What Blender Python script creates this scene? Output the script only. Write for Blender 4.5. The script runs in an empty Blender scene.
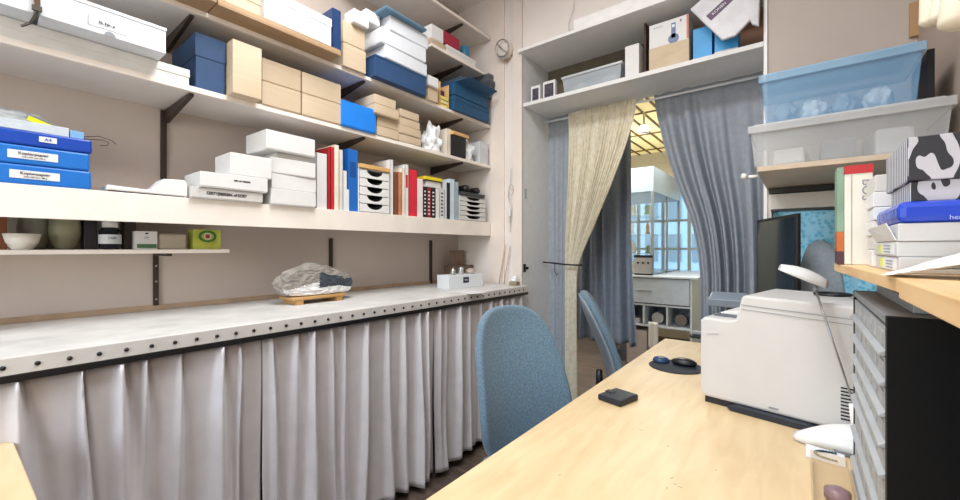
import bpy, bmesh, math, random
from mathutils import Vector, Matrix
random.seed(7)
SC = bpy.context.scene
C = bpy.data.collections.new('place'); SC.collection.children.link(C)
PI = math.pi
# ---------------------------------------------------------------- camera geometry
H = 1.30; F = 406.0; YAW = math.radians(38.2)
SY, CY = math.sin(YAW), math.cos(YAW)
def ray(px, py):
    r = (px-480)/F; u = (248-py)/F
    return Vector((-SY+r*CY, CY+r*SY, u))
def onx(px, py, x):
    d = ray(px, py); return Vector((0, 0, H)) + d*(x/d.x)
def ony(px, py, y):
    d = ray(px, py); return Vector((0, 0, H)) + d*(y/d.y)
def onz(px, py, z):
    d = ray(px, py); return Vector((0, 0, H)) + d*((z-H)/d.z)
# ---------------------------------------------------------------- materials
def lin(h):
    h = h.lstrip('#'); o = []
    for i in (0, 2, 4):
        c = int(h[i:i+2], 16)/255; o.append(c/12.92 if c <= .04045 else ((c+.055)/1.055)**2.4)
    return o
MATS = {}
def mat(key, hexc, rough=.5, var=.06, scale=18, bump=0., metal=0., stretch=(1, 1, 1), trans=0., alpha=1., sheen=0., emit=0., ior=1.45, coat=0., bscale=None):
    if key in MATS: return MATS[key]
    m = bpy.data.materials.new(key); m.use_nodes = True; nt = m.node_tree; N = nt.nodes; L = nt.links
    b = N['Principled BSDF']; col = lin(hexc)
    b.inputs['Roughness'].default_value = rough; b.inputs['Metallic'].default_value = metal
    b.inputs['IOR'].default_value = ior
    b.inputs['Transmission Weight'].default_value = trans; b.inputs['Alpha'].default_value = alpha
    b.inputs['Sheen Weight'].default_value = sheen; b.inputs['Coat Weight'].default_value = coat
    tc = N.new('ShaderNodeTexCoord'); mp = N.new('ShaderNodeMapping'); mp.inputs['Scale'].default_value = stretch
    L.new(tc.outputs['Object'], mp.inputs['Vector'])
    no = N.new('ShaderNodeTexNoise'); no.inputs['Scale'].default_value = scale; no.inputs['Detail'].default_value = 5
    L.new(mp.outputs['Vector'], no.inputs['Vector'])
    cr = N.new('ShaderNodeValToRGB'); e = cr.color_ramp.elements
    e[0].position = .3; e[1].position = .7
    e[0].color = [max(0, c*(1-var)) for c in col]+[1]; e[1].color = [min(1, c*(1+var)) for c in col]+[1]
    L.new(no.outputs['Fac'], cr.inputs['Fac']); L.new(cr.outputs['Color'], b.inputs['Base Color'])
    if emit:
        L.new(cr.outputs['Color'], b.inputs['Emission Color']); b.inputs['Emission Strength'].default_value = emit
    if bump:
        n2 = N.new('ShaderNodeTexNoise'); n2.inputs['Scale'].default_value = bscale or scale*4; n2.inputs['Detail'].default_value = 4
        L.new(mp.outputs['Vector'], n2.inputs['Vector'])
        bp = N.new('ShaderNodeBump'); bp.inputs['Strength'].default_value = bump; bp.inputs['Distance'].default_value = .004
        L.new(n2.outputs['Fac'], bp.inputs['Height']); L.new(bp.outputs['Normal'], b.inputs['Normal'])
    m['ramp'] = 1; MATS[key] = m
    return m
def wood(key, h1, h2, rough=.4, scale=3., axis=(1, 1, 1), coat=0.):
    if key in MATS: return MATS[key]
    m = bpy.data.materials.new(key); m.use_nodes = True; nt = m.node_tree; N = nt.nodes; L = nt.links
    b = N['Principled BSDF']; b.inputs['Roughness'].default_value = rough; b.inputs['Coat Weight'].default_value = coat
    tc = N.new('ShaderNodeTexCoord'); mp = N.new('ShaderNodeMapping'); mp.inputs['Scale'].default_value = axis
    L.new(tc.outputs['Object'], mp.inputs['Vector'])
    no = N.new('ShaderNodeTexNoise'); no.inputs['Scale'].default_value = scale; no.inputs['Detail'].default_value = 8; no.inputs['Distortion'].default_value = .6
    L.new(mp.outputs['Vector'], no.inputs['Vector'])
    n3 = N.new('ShaderNodeTexNoise'); n3.inputs['Scale'].default_value = scale*.6; n3.inputs['Detail'].default_value = 3
    L.new(tc.outputs['Object'], n3.inputs['Vector'])
    mx = N.new('ShaderNodeMath'); mx.operation = 'MULTIPLY_ADD'; mx.inputs[1].default_value = .6
    L.new(no.outputs['Fac'], mx.inputs[0])
    m2 = N.new('ShaderNodeMath'); m2.operation = 'MULTIPLY'; m2.inputs[1].default_value = .4
    L.new(n3.outputs['Fac'], m2.inputs[0]); L.new(m2.outputs[0], mx.inputs[2])
    cr = N.new('ShaderNodeValToRGB'); e = cr.color_ramp.elements; e[0].position = .38; e[1].position = .62
    e[0].color = lin(h1)+[1]; e[1].color = lin(h2)+[1]
    L.new(mx.outputs[0], cr.inputs['Fac']); L.new(cr.outputs['Color'], b.inputs['Base Color'])
    MATS[key] = m; return m
def glassy(key, hexc, alpha, rough=.25):
    if key in MATS: return MATS[key]
    m = bpy.data.materials.new(key); m.use_nodes = True; nt = m.node_tree; N = nt.nodes; L = nt.links
    b = N['Principled BSDF']; b.inputs['Base Color'].default_value = lin(hexc)+[1]; b.inputs['Roughness'].default_value = rough
    no = N.new('ShaderNodeTexNoise'); no.inputs['Scale'].default_value = 9; tc = N.new('ShaderNodeTexCoord'); L.new(tc.outputs['Object'], no.inputs['Vector'])
    mr = N.new('ShaderNodeMapRange'); mr.inputs['To Min'].default_value = max(.02, alpha-.06); mr.inputs['To Max'].default_value = alpha+.06
    L.new(no.outputs['Fac'], mr.inputs['Value']); L.new(mr.outputs['Result'], b.inputs['Alpha'])
    MATS[key] = m; return m
def sheer(key, h1, h2, weight=.5, pattern=0):
    m = bpy.data.materials.new(key); m.use_nodes = True; nt = m.node_tree; N = nt.nodes; L = nt.links
    b = N['Principled BSDF']; b.inputs['Roughness'].default_value = .9
    out = N['Material Output']; tr = N.new('ShaderNodeBsdfTranslucent'); mx = N.new('ShaderNodeMixShader'); mx.inputs[0].default_value = weight
    tc = N.new('ShaderNodeTexCoord')
    no = N.new('ShaderNodeTexVoronoi' if pattern else 'ShaderNodeTexNoise'); no.inputs['Scale'].default_value = 55 if pattern else 30
    L.new(tc.outputs['Object'], no.inputs['Vector'])
    cr = N.new('ShaderNodeValToRGB'); e = cr.color_ramp.elements; e[0].color = lin(h1)+[1]; e[1].color = lin(h2)+[1]
    e[0].position = .2 if pattern else .35; e[1].position = .6
    L.new(no.outputs[0], cr.inputs[0]); L.new(cr.outputs[0], b.inputs['Base Color']); L.new(cr.outputs[0], tr.inputs['Color'])
    L.new(b.outputs[0], mx.inputs[1]); L.new(tr.outputs[0], mx.inputs[2]); L.new(mx.outputs[0], out.inputs['Surface'])
    MATS[key] = m; return m
W = mat('white_card', 'e0dfde', .6, .02)
W2 = mat('white_card_cool', 'dadee3', .55, .02)
W3 = mat('grey_card', 'cfcdc9', .6, .04)
KR = wood('kraft_card', 'bfa482', 'cdb392', .8, 6, (1, .3, 3))
KR2 = wood('pale_card', 'c6b296', 'd3c1a7', .8, 6, (1, .3, 3))
KR3 = wood('brown_card', 'a08363', 'b09474', .8, 6, (1, .3, 3))
NAVY = mat('navy_card', '2b4a72', .55, .08)
TEAL = mat('teal_card', '1f4f74', .55, .08)
BLUE = mat('bright_blue', '1f7fe0', .45, .05)
BLK = mat('black_plastic', '15161a', .4, .1)
BLKM = mat('black_laminate', '08090c', .6, .1); BLKM.node_tree.nodes['Principled BSDF'].inputs['Specular IOR Level'].default_value = .2
INK = mat('ink', '26262c', .7, .05)
GREY = mat('grey_plastic', '8b9096', .45, .05)
WPL = mat('white_plastic', 'e4e4e2', .35, .02)
BRN = mat('dark_brown_steel', '3a2f2a', .5, .15)
STEEL = mat('brushed_steel', 'b4b6b8', .3, .05, metal=.9)
SHELF = mat('painted_shelf', 'e3ddd7', .5, .03, 6, .08)
SHELFE = mat('painted_shelf_edge', 'efe6dc', .5, .05, 6, .1)
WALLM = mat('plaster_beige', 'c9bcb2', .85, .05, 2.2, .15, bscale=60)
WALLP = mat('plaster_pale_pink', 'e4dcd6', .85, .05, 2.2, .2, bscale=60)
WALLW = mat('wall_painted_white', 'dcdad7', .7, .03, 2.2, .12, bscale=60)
WALLR = mat('wall_shaded_taupe', 'a9988c', .85, .06, 2.5, .12, bscale=50)  # shade of the right wall is put into this taupe
# ---------------------------------------------------------------- mesh helper
ORG = {}
class MB:
    def __init__(s): s.v = []; s.f = []; s.m = []; s.cur = 0
    def add(s, vs, fs):
        n = len(s.v); s.v += [Vector(v) for v in vs]
        for f in fs: s.f.append([n+i for i in f]); s.m.append(s.cur)
        return s
    def box(s, x0, x1, y0, y1, z0, z1, rot=0, tilt=None, pivot=None):
        vs = [(x, y, z) for x in (x0, x1) for y in (y0, y1) for z in (z0, z1)]
        c = Vector(pivot) if pivot else Vector(((x0+x1)/2, (y0+y1)/2, (z0+z1)/2))
        M = Matrix.Rotation(rot, 3, 'Z')
        if tilt: M = M @ Matrix.Rotation(tilt[1], 3, tilt[0])
        vs = [c + M @ (Vector(v)-c) for v in vs]
        return s.add(vs, [(0, 1, 3, 2), (4, 6, 7, 5), (0, 4, 5, 1), (2, 3, 7, 6), (0, 2, 6, 4), (1, 5, 7, 3)])
    def prism(s, pts, d):      # polygon (3D pts) extruded along vector d
        n = len(pts); d = Vector(d); vs = [Vector(p) for p in pts]+[Vector(p)+d for p in pts]
        return s.add(vs, [list(range(n))[::-1], list(range(n, 2*n))]+[(i, (i+1) % n, n+(i+1) % n, n+i) for i in range(n)])
    def tube(s, pts, r, n=10, cap=True):
        pts = [Vector(p) for p in pts]; rs = r if isinstance(r, (list, tuple)) else [r]*len(pts)
        base = len(s.v); rings = []
        for i, p in enumerate(pts):
            t = (pts[min(i+1, len(pts)-1)]-pts[max(i-1, 0)]).normalized()
            a = t.cross(Vector((0, 0, 1)));
            if a.length < .05: a = t.cross(Vector((1, 0, 0)))
            a.normalize(); b = t.cross(a)
            rings.append([p+(a*math.cos(2*PI*k/n)+b*math.sin(2*PI*k/n))*rs[i] for k in range(n)])
        vs = [v for R in rings for v in R]; fs = []
        for i in range(len(rings)-1):
            for k in range(n): fs.append((i*n+k, i*n+(k+1) % n, (i+1)*n+(k+1) % n, (i+1)*n+k))
        if cap: fs.append(list(range(n))[::-1]); fs.append([(len(rings)-1)*n+k for k in range(n)])
        return s.add(vs, fs)
    def lathe(s, c, prof, n=24, axis='Z'):
        c = Vector(c); vs = []; fs = []
        for (r, h) in prof:
            for k in range(n):
                a = 2*PI*k/n; p = Vector((r*math.cos(a), r*math.sin(a), h))
                if axis == 'X': p = Vector((p.z, p.x, p.y))
                if axis == 'Y': p = Vector((p.x, p.z, p.y))
                vs.append(c+p)
        for i in range(len(prof)-1):
            for k in range(n): fs.append((i*n+k, i*n+(k+1) % n, (i+1)*n+(k+1) % n, (i+1)*n+k))
        fs.append(list(range(n))[::-1]); fs.append([(len(prof)-1)*n+k for k in range(n)])
        return s.add(vs, fs)
    def grid(s, fn, nu, nv):
        vs = [fn(i/nu, j/nv) for j in range(nv+1) for i in range(nu+1)]
        fs = [(j*(nu+1)+i, j*(nu+1)+i+1, (j+1)*(nu+1)+i+1, (j+1)*(nu+1)+i) for j in range(nv) for i in range(nu)]
        return s.add(vs, fs)
    def xf(s, M): s.v = [M @ v for v in s.v]; return s
    def build(s, name, material, parent=None, bevel=.0015, smooth=False, solid=0, subsurf=0, label=None, recalc=True):
        org = ORG.get(parent.name, Vector((0, 0, 0))) if parent else Vector((0, 0, 0))
        me = bpy.data.meshes.new(name)
        if parent is None and s.v:
            xs = [v.x for v in s.v]; ys = [v.y for v in s.v]; zs = [v.z for v in s.v]
            org = Vector(((min(xs)+max(xs))/2, (min(ys)+max(ys))/2, min(zs)))
        me.from_pydata([v-org for v in s.v], [], s.f)
        ms = material if isinstance(material, (list, tuple)) else [material]
        for m in ms: me.materials.append(m)
        for p, i in zip(me.polygons, s.m): p.material_index = i
        if recalc:
            bm = bmesh.new(); bm.from_mesh(me); bmesh.ops.recalc_face_normals(bm, faces=bm.faces); bm.to_mesh(me); bm.free()
        o = bpy.data.objects.new(name, me); C.objects.link(o)
        if parent: o.parent = parent
        else: o.location = org
        ORG[o.name] = org
        if smooth:
            for p in me.polygons: p.use_smooth = True
        if solid:
            md = o.modifiers.new('thick', 'SOLIDIFY'); md.thickness = solid; md.offset = 0
        if subsurf:
            md = o.modifiers.new('sub', 'SUBSURF'); md.levels = subsurf; md.render_levels = subsurf
        if bevel and not smooth:
            md = o.modifiers.new('bev', 'BEVEL'); md.width = bevel; md.segments = 2; md.limit_method = 'ANGLE'; md.angle_limit = math.radians(50)
        if label: o['label'] = label
        return o
def tag(o, label, cat, group=None, kind=None):
    o['label'] = label; o['category'] = cat
    if group: o['group'] = group
    if kind: o['kind'] = kind
    return o
def thing(name, loc, label, cat, group=None):
    o = bpy.data.objects.new(name, None); C.objects.link(o); o.location = loc; o.empty_display_size = .05
    ORG[o.name] = Vector(loc); return tag(o, label, cat, group)
def struct(name, mb, m, **k):
    o = mb.build(name, m, None, **k); o['kind'] = 'structure'; return o
def text(s, size, pos, xdir, ydir, m, parent, name='lettering', ext=.0004, squash=1.):
    cu = bpy.data.curves.new('t', 'FONT'); cu.body = s; cu.size = size; cu.extrude = ext; cu.offset = .0005 if name == 'handwriting' else 0; cu.align_x = 'CENTER'; cu.align_y = 'CENTER'
    o = bpy.data.objects.new('t', cu); SC.collection.objects.link(o)
    dg = bpy.context.evaluated_depsgraph_get(); me = bpy.data.meshes.new_from_object(o.evaluated_get(dg))
    bpy.data.objects.remove(o)
    X = Vector(xdir).normalized(); Y = Vector(ydir); Y = (Y-X*Y.dot(X)).normalized(); Z = X.cross(Y)
    org = ORG.get(parent.name, Vector((0, 0, 0)))
    for v in me.vertices: v.co = Vector(pos)-org + X*v.co.x*squash + Y*v.co.y + Z*v.co.z
    me.materials.clear(); me.materials.append(m)
    ob = bpy.data.objects.new(name, me); C.objects.link(ob); ob.parent = parent; ORG[ob.name] = org
    return ob
# a carton: body with a fitted lid; local box x0..x1 etc, turned by rot about its centre
def carton(name, label, cat, x0, x1, y0, y1, z0, z1, m, group=None, lid=.955, rot=0, lidm=None, flap=False, tape=None):
    cx, cy = (x0+x1)/2, (y0+y1)/2
    t = thing(name, (cx, cy, z0), label, cat, group); h = z1-z0; g = .0025
    if flap:
        MB().box(x0, x1, y0, y1, z0, z1-.002, rot).build('body', m, t)
        a = MB(); a.box(x0, x1, y0, cy-.001, z1-.002, z1, rot, pivot=(cx, cy, z1)); a.box(x0, x1, cy+.001, y1, z1-.002, z1, rot, pivot=(cx, cy, z1)); a.build('flap', lidm or m, t, bevel=0)
    else:
        MB().box(x0+g, x1-g, y0+g, y1-g, z0, z1-.004, rot).build('body', m, t)
        l = min(h-.0045, max(h*lid, .012)); b = MB()
        b.box(x0, x1, y0, y1, z1-l, z1, rot); b.build('lid', lidm or m, t)
    if tape:
        MB().box(x1-.001, x1+.0012, cy-.02, cy+.02, z0+.01, z1-.01, rot, pivot=(cx, cy, z0)).build('label_sticker', tape, t, bevel=0)
    return t
def Y(px, x): return onx(px, 248, x).y
def Z(px, py, x): return onx(px, py, x).z
def lcart(name, label, cat, px0, px1, xf, z0, z1, depth, m, **k):
    y0, y1 = sorted((Y(px0, xf), Y(px1, xf)))
    return carton(name, label, cat, xf-depth, xf, y0+.001, y1-.001, z0, z1, m, **k)

# ================================================================ THE SETTING
XL, XR, YB, YN, ZC = -2.28, .41, 2.60, 3.00, 3.30
FLOORM = wood('floor_boards', '4b3f38', '6b5c52', .5, 4, (1, 6, 1))
struct('floor', MB().box(-3.2, 1.6, -1.7, 6.5, -.1, 0), FLOORM, bevel=0)
struct('ceiling', MB().box(-2.4, .6, -1.7, YN, ZC, ZC+.1), mat('ceiling_white', 'e8e5e0', .9, .02), bevel=0)
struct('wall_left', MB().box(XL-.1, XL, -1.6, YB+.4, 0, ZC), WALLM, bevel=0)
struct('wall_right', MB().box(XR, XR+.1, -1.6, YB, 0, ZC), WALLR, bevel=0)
wr = MB()
wr.box(-2.3, -1.5, -1.7, -1.6, 0, ZC); wr.box(-.2, .5, -1.7, -1.6, 0, ZC); wr.box(-1.5, -.2, -1.7, -1.6, 0, 1.0); wr.box(-1.5, -.2, -1.7, -1.6, 2.5, ZC)
struct('wall_front', wr, WALLW, bevel=0)
XJ, XN = -1.64, -.14            # doorway left jamb and right side
NT, SZ = H+1.455, H+1.062       # niche top underside, shelf underside
wb = MB(); wb.box(XL, XJ, YB, YN, 0, ZC); wb.box(XJ, XN, YB, YN, NT+.02, ZC)
wb.box(XN, XR+.1, YB, YB+.12, 0, .80)                    # below the window
wb.box(XN, -.115, YB, YB+.12, .8, H+.30); wb.box(.39, XR+.1, YB, YB+.12, .8, H+.30)
struct('wall_back', wb, WALLP, bevel=0)
struct('wall_back_right', MB().box(XN, XR+.1, YB, YB+.12, H+.30, ZC), mat('wall_taupe_shade', 'b9aea6', .85, .05, 2.2, .12, bscale=50), bevel=0)  # darker taupe carries the shade on this upper part of the wall
# painted jamb face and niche linings
struct('trim_1', MB().box(XJ, XJ+.006, YB-.005, YN, 0, NT), mat('jamb_paint', 'e4e6e8', .6, .03), bevel=0)
struct('trim_2', MB().box(XJ-.075, XJ+.006, YB-.02, YB-.001, 0, ZC), mat('casing_paint', 'e3d8d0', .6, .04, 5, .1))
struct('trim_3', MB().box(-1.93, -1.80, YB-.012, YB-.001, 1.02, ZC), mat('board_paint', 'e6dad0', .6, .05, 5, .12))
struct('trim_4', MB().box(XJ-.01, XN, YB-.05, YN, NT, NT+.022), mat('ledge_paint', 'f0efed', .5, .02))
struct('trim_5', MB().box(XN, XN+.008, YB-.012, YB-.0005, .8, ZC), mat('ledge_paint', 'f0efed'), bevel=0)
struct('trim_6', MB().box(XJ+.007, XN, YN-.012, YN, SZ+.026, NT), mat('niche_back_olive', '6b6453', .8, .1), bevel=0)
struct('trim_7', MB().box(XN-.008, XN, YB+.001, YN, 0, NT), mat('jamb_paint', 'e4e6e8'), bevel=0)
# second room
R2 = mat('far_room_cream', 'd8cfbd', .85, .04, 3)
struct('wall_far_left', MB().box(-3.1, -3.0, YN, 6.45, 0, 2.72), R2, bevel=0)
struct('wall_far_right', MB().box(XN+.005, XN+.06, YN+.001, 6.45, 0, 2.72), R2, bevel=0)
wf = MB(); wf.box(-3.1, XN, 6.35, 6.45, 0, .85); wf.box(-3.1, XN, 6.35, 6.45, 2.15, 2.72); wf.box(-3.1, -2.7, 6.35, 6.45, .85, 2.15); wf.box(-.5, XN, 6.35, 6.45, .85, 2.15)
struct('wall_far', wf, R2, bevel=0)
struct('wall_far_near', MB().box(-3.1, XL, YN, YN+.05, 0, 2.72), R2, bevel=0)
wn = thing('window_2', (-1.6, 6.37, .85), 'x', 'x'); del wn['label'], wn['category']; wn['kind'] = 'structure'
b = MB()
for x in (-2.7, -2.3, -1.95, -1.6, -1.25, -.9, -.54): b.box(x, x+.04, 6.35, 6.40, .85, 2.15)
for z in (.85, 1.27, 1.68, 2.11): b.box(-2.7, -.5, 6.355, 6.395, z, z+.035)
b.build('window_frame', mat('window_paint', 'aab4b8', .5), wn, bevel=0)
MB().box(-2.69, -.51, 6.40, 6.406, .86, 2.14).build('pane', glassy('window_glass', 'cfe6f2', .12, .05), wn, bevel=0)
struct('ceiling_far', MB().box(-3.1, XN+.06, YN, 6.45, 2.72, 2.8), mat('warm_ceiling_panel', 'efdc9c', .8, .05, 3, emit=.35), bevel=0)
b = MB()
for i in range(19): b.box(-3.0+i*.155, -2.98+i*.155, YN+.05, 6.35, 2.705, 2.7195)
for i in range(4): b.box(-3.0, XN, YN+.5+i*.84, YN+.515+i*.84, 2.69, 2.7045)
struct('trim_8', b, wood('ceiling_slat_wood', '6b4f2c', '8a6a3c', .6), bevel=0)
# window at the right end of the back wall
wn = thing('window_1', (.13, YB+.06, .8), 'x', 'x'); del wn['label'], wn['category']; wn['kind'] = 'structure'
b = MB(); x0, x1, z0, z1 = -.115, .39, .80, H+.30
b.box(x0, x0+.04, YB+.05, YB+.1, z0, z1); b.box(x1-.04, x1, YB+.05, YB+.1, z0, z1); b.box(x0, x1, YB+.05, YB+.1, z0, z0+.05); b.box(x0, x1, YB+.05, YB+.1, z1-.05, z1); b.box(.12, .15, YB+.055, YB+.095, z0, z1)
b.build('window_frame', mat('window_paint', 'aab4b8'), wn)
MB().box(x0+.03, x1-.03, YB+.07, YB+.076, z0+.03, z1-.03).build('pane', MATS['window_glass'], wn, bevel=0)
wn = thing('added_rear_window', (-.85, -1.65, 1.0), 'x', 'x'); del wn['label'], wn['category']; wn['kind'] = 'structure'  # unseen window added behind the camera to go with the fill light
b = MB(); b.box(-1.5, -1.45, -1.68, -1.62, 1, 2.5); b.box(-.25, -.2, -1.68, -1.62, 1, 2.5); b.box(-1.5, -.2, -1.68, -1.62, 1, 1.05); b.box(-1.5, -.2, -1.68, -1.62, 2.45, 2.5); b.box(-.87, -.83, -1.68, -1.62, 1, 2.5)
b.build('window_frame', MATS['ledge_paint'], wn)

# ================================================================ LEFT WALL SHELVES
XF = -1.93
S1, S2, S3, S4, S5 = H+.202, H+.655, H+.975, H+1.37, H+1.675     # shelf tops
def shelf(label, y0, y1, ztop, th, xf=XF, fascia=0, brackets=(), name='wall_shelf'):
    t = thing(name, (xf, (y0+y1)/2, ztop-th), label, 'shelf', 'shelves on the left wall')
    MB().box(XL+.001, xf-.012, y0, y1, ztop-th, ztop).build('board', SHELF, t)
    MB().box(xf-.012, xf, y0, y1, ztop-max(th, fascia), ztop).build('front_edge', SHELFE, t)
    for yb in brackets:
        c = MB(); c.prism([(XL+.003, yb-.008, ztop-th-.001), (xf-.02, yb-.008, ztop-th-.001), (xf-.02, yb-.008, ztop-th-.012), (XL+.003, yb-.008, ztop-th-.06)], (0, .016, 0))
        c.build('bracket', BRN, t, bevel=.001)
    return t
YE = YB-.015
shelf('lowest long white wall shelf with a deep front edge, holding paper reams and books', -.7, YE, S1, .03, fascia=.106, brackets=(.575, 1.41, 2.27))
shelf('long white wall shelf second from the bottom, holding navy and beige cartons', -.7, YE, S2, .022, brackets=(.575, 1.41, 2.27))
shelf('long white wall shelf third from the bottom, holding brown trays and a wide navy box', -.7, YE, S3, .02, brackets=(.575, 1.41, 2.27))
shelf('short high wall shelf carrying the crimson box and white cartons', 1.93, YE-.08, S4, .02, brackets=(2.27,))
shelf('topmost empty white wall shelf near the room corner', 1.35, YE, S5, .02, brackets=(2.27,))
for yb, z0, z1, lb in ((.561, 1.52, 1.925, 'dark steel wall standard between the two lower shelves, behind the white boxes'), (1.40, 1.022, 1.36, 'dark steel wall standard running down to the worktop behind the grey rock'), (2.264, 1.022, 1.36, 'dark steel wall standard beside the white box on the worktop')):
    b = MB(); b.box(XL+.0005, XL+.014, yb-.011, yb+.011, z0, z1)
    tag(b.build('shelf_standard', BRN), lb, 'bracket')
# little shelf under
t = thing('small_shelf', (-2.1, .1, H-.02), 'narrow white shelf with bowl, bottles and tea box under the long shelf', 'shelf')
MB().box(XL+.001, -2.05, -.5, .752, H-.022, H-.006).build('board', SHELFE, t)
b = MB(); b.box(XL+.001, XL+.012, .523, .543, H-.26, H-.023); b.box(XL+.001, -2.08, .523, .543, H-.034, H-.023); b.build('bracket', BRN, t)
for z in (-.08, -.15, -.23): MB().lathe((XL+.012, .533, H+z), [(.005, 0), (.004, .003)], 10, 'X').build('screw', STEEL, t)
# brown strap with hook
t = thing('strap_hook', (-1.88, .1, H+.70), 'brown strap with a metal hook hanging in front of the white boxes', 'strap')
xs_ = -1.828; ys = Y(37.5, xs_)
b = MB(); b.box(xs_-.003, xs_, ys-.006, ys+.006, S2+.075, S3-.021); b.box(XF-.03, xs_-.003, ys-.006, ys+.006, S3-.024, S3-.021)
b.build('strap', mat('strap_brown', '5b4023', .6, .1), t, bevel=0)
b = MB(); b.tube([(xs_, ys, S2+.082), (xs_-.012, ys-.002, S2+.062), (xs_-.04, ys-.012, S2+.04), (xs_-.06, ys-.03, S2+.03)], .004, 8); b.box(xs_-.005, xs_+.002, ys-.012, ys+.010, S2+.068, S2+.085); b.build('hook', mat('hook_dark', '5a564e', .4, .2, metal=.6), t, smooth=False)

# ================================================================ WORKTOP
XC = -1.58; ZW = 1.022
def marble():
    m = mat('mottled_white_top', 'cfcdc9', .5, .13, 9, .06); return m
t = thing('worktop', (XC, 1, ZW-.045), 'long mottled white worktop with studded front edge under the shelves', 'worktop')
MB().box(XL+.001, XC-.006, -.9, YE, ZW-.045, ZW).build('top', marble(), t, bevel=.004)
MB().box(XC-.006, XC, -.9, YE+.01, ZW-.047, ZW-.002).build('front_edge', mat('edge_strip_white', 'd3d0cb', .5, .08, 12, .1), t)
for i in range(44):
    y = -.06+i*.06
    MB().lathe((XC, y, ZW-.026), [(.0062, 0), (.0055, .003), (.002, .005)], 10, 'X').build('stud', BLK, t, smooth=True)
b = MB(); b.box(XC-.012, XC+.001, -.9, YE, ZW-.066, ZW-.048); b.build('curtain_rail', BLK, t)
MB().box(XL+.001, XL+.03, -.9, YE, .02, ZW-.047).build('back_support', W3, t)
SATIN = mat('silver_satin', 'd2cecf', .38, .05, 14, .12, sheen=.3)
def skirt(y0, y1, label, seed):
    rnd = random.Random(seed); ps = []; y = y0+.03
    while y < y1-.02: ps.append((y, rnd.uniform(.018, .042), rnd.uniform(-.03, .03), rnd.uniform(.5, 1.7))); y += rnd.uniform(.05, .125)
    n = int((y1-y0)/.0035)
    ph = rnd.uniform(0, 6)
    def fn(u, v):
        y = y0+(y1-y0)*u; z = ZW-.068-(.905-.012*math.sin(9*y+ph))*v
        off = 0
        for (p, a, dr, wk) in ps:
            c = p+dr*v; w = (.0042+.004*min(1, v*4)+.018*v)*wk
            d = (y-c)/w
            if abs(d) < 6: off += (a*(.95+.4*v))*math.exp(-d*d)-a*.45*math.exp(-(d-2.1)**2)
        off += .010*v*math.sin(y*31+ph+v*2)+.005*v*math.sin(y*71+ph*2+v)
        sag = 0
        return Vector((XC-.030+off, y+.006*v*math.sin(z*7+y*20), z-sag))
    o = MB().grid(fn, n, 34).build('skirt_curtain', SATIN, None, smooth=True, solid=.0015, recalc=False)
    tag(o, label, 'curtain', 'silver curtains under the worktop')
skirt(-.75, .052, 'silver grey pleated curtain panel at the left edge, partly behind the table corner', 3)
skirt(.055, .70, 'silver grey pleated curtain panel with widely spaced pleats, left of the dark gap', 5)
skirt(.703, 1.625, 'silver grey pleated curtain panel under the rock, middle of the worktop', 8)
skirt(1.627, 2.57, 'silver grey pleated curtain panel behind the nearer blue chair', 12)

# ================================================================ LOWEST SHELF CONTENTS
UB = mat('ream_blue', '1d6fc4', .35, .08, 10, .1); UB2 = mat('ream_deep_blue', '1545a8', .3, .1, 10, .15)
def ream(z0, z1, lb, m, txt=True, rot=0, dy=0):
    t = thing('paper_ream', (XF-.105, .145+dy, z0), lb, 'paper', 'blue paper reams')
    MB().box(XF-.205, XF-.004, -.005+dy, .292+dy, z0, z1, rot).build('wrapper', m, t, bevel=.006)
    if txt:
        y = .16+dy; z = (z0+z1)/2
        MB().box(XF-.004, XF-.0025, y-.055, y+.055, z-.013, z+.013).build('label_panel', W, t, bevel=0)
        text('Kopierpapier', .0125, (XF-.0015, y, z+.004), (0, 1, 0), (0, 0, 1), INK, t)
        text('210 x 297 mm / 80 g', .006, (XF-.0015, y, z-.007), (0, 1, 0), (0, 0, 1), INK, t)
    return t
ream(S1, S1+.063, 'blue wrapped ream of copy paper directly on the shelf, lowest of the pile', UB, dy=-.018)
ream(S1+.064, S1+.124, 'blue wrapped ream of copy paper in the middle of the pile', UB, dy=-.022)
t = ream(S1+.125, S1+.172, 'deep blue opened ream lying on the two light blue reams', UB2, txt=False, dy=-.016)
MB().box(XF-.004, XF-.002, .15, .19, S1+.142, S1+.160).build('label_panel', W2, t, bevel=0)
text('A4', .014, (XF-.0012, .17, S1+.151), (0, 1, 0), (0, 0, 1), UB2, t)
t = thing('notepad', (-2.1, .16, S1+0.1730), 'grey and pale blue striped pad lying on the blue paper reams', 'notepad')
MB().box(-2.2, XF-.012, .06, .215, S1+0.1730, S1+0.2040, .04).build('pages', mat('pad_grey', 'c4cdd4', .6, .12, 60, stretch=(1, 1, 8)), t)
MB().box(-2.19, XF-.014, .218, .252, S1+0.1730, S1+0.1980, .04).build('blue_block', mat('pad_blue', '7fb0dd', .6, .05), t)
def bag(cx, cy, cz, rx, ry, rz, seed, m, name, label, cat, rough=.35, parent=None):
    rnd = random.Random(seed)
    me = bmesh.new(); bmesh.ops.create_icosphere(me, subdivisions=4, radius=1)
    from mathutils import noise
    b = MB(); off = Vector((seed*3.1, seed, 0))
    vs = []
    for v in me.verts:
        n = v.co.normalized(); k = 1+rough*noise.noise(n*1.8+off)+rough*.5*noise.noise(n*4.5+off)
        vs.append((cx+n.x*rx*k, cy+n.y*ry*k, max(cz, cz+rz*.6+n.z*rz*k)))
    b.add(vs, [[v.index for v in f.verts] for f in me.faces]); me.free()
    o = b.build(name, m, parent, smooth=True, bevel=0)
    if parent is None: tag(o, label, cat)
    return o
PLB = mat('crinkled_clear_plastic', 'b9bdbf', .22, .3, 14, .8, alpha=.85, bscale=30)
t = thing('plastic_bag', (-2.1, .12, S1+0.2050), 'crumpled clear plastic bag with a yellow tag on top of the paper pile', 'bag')
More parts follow.
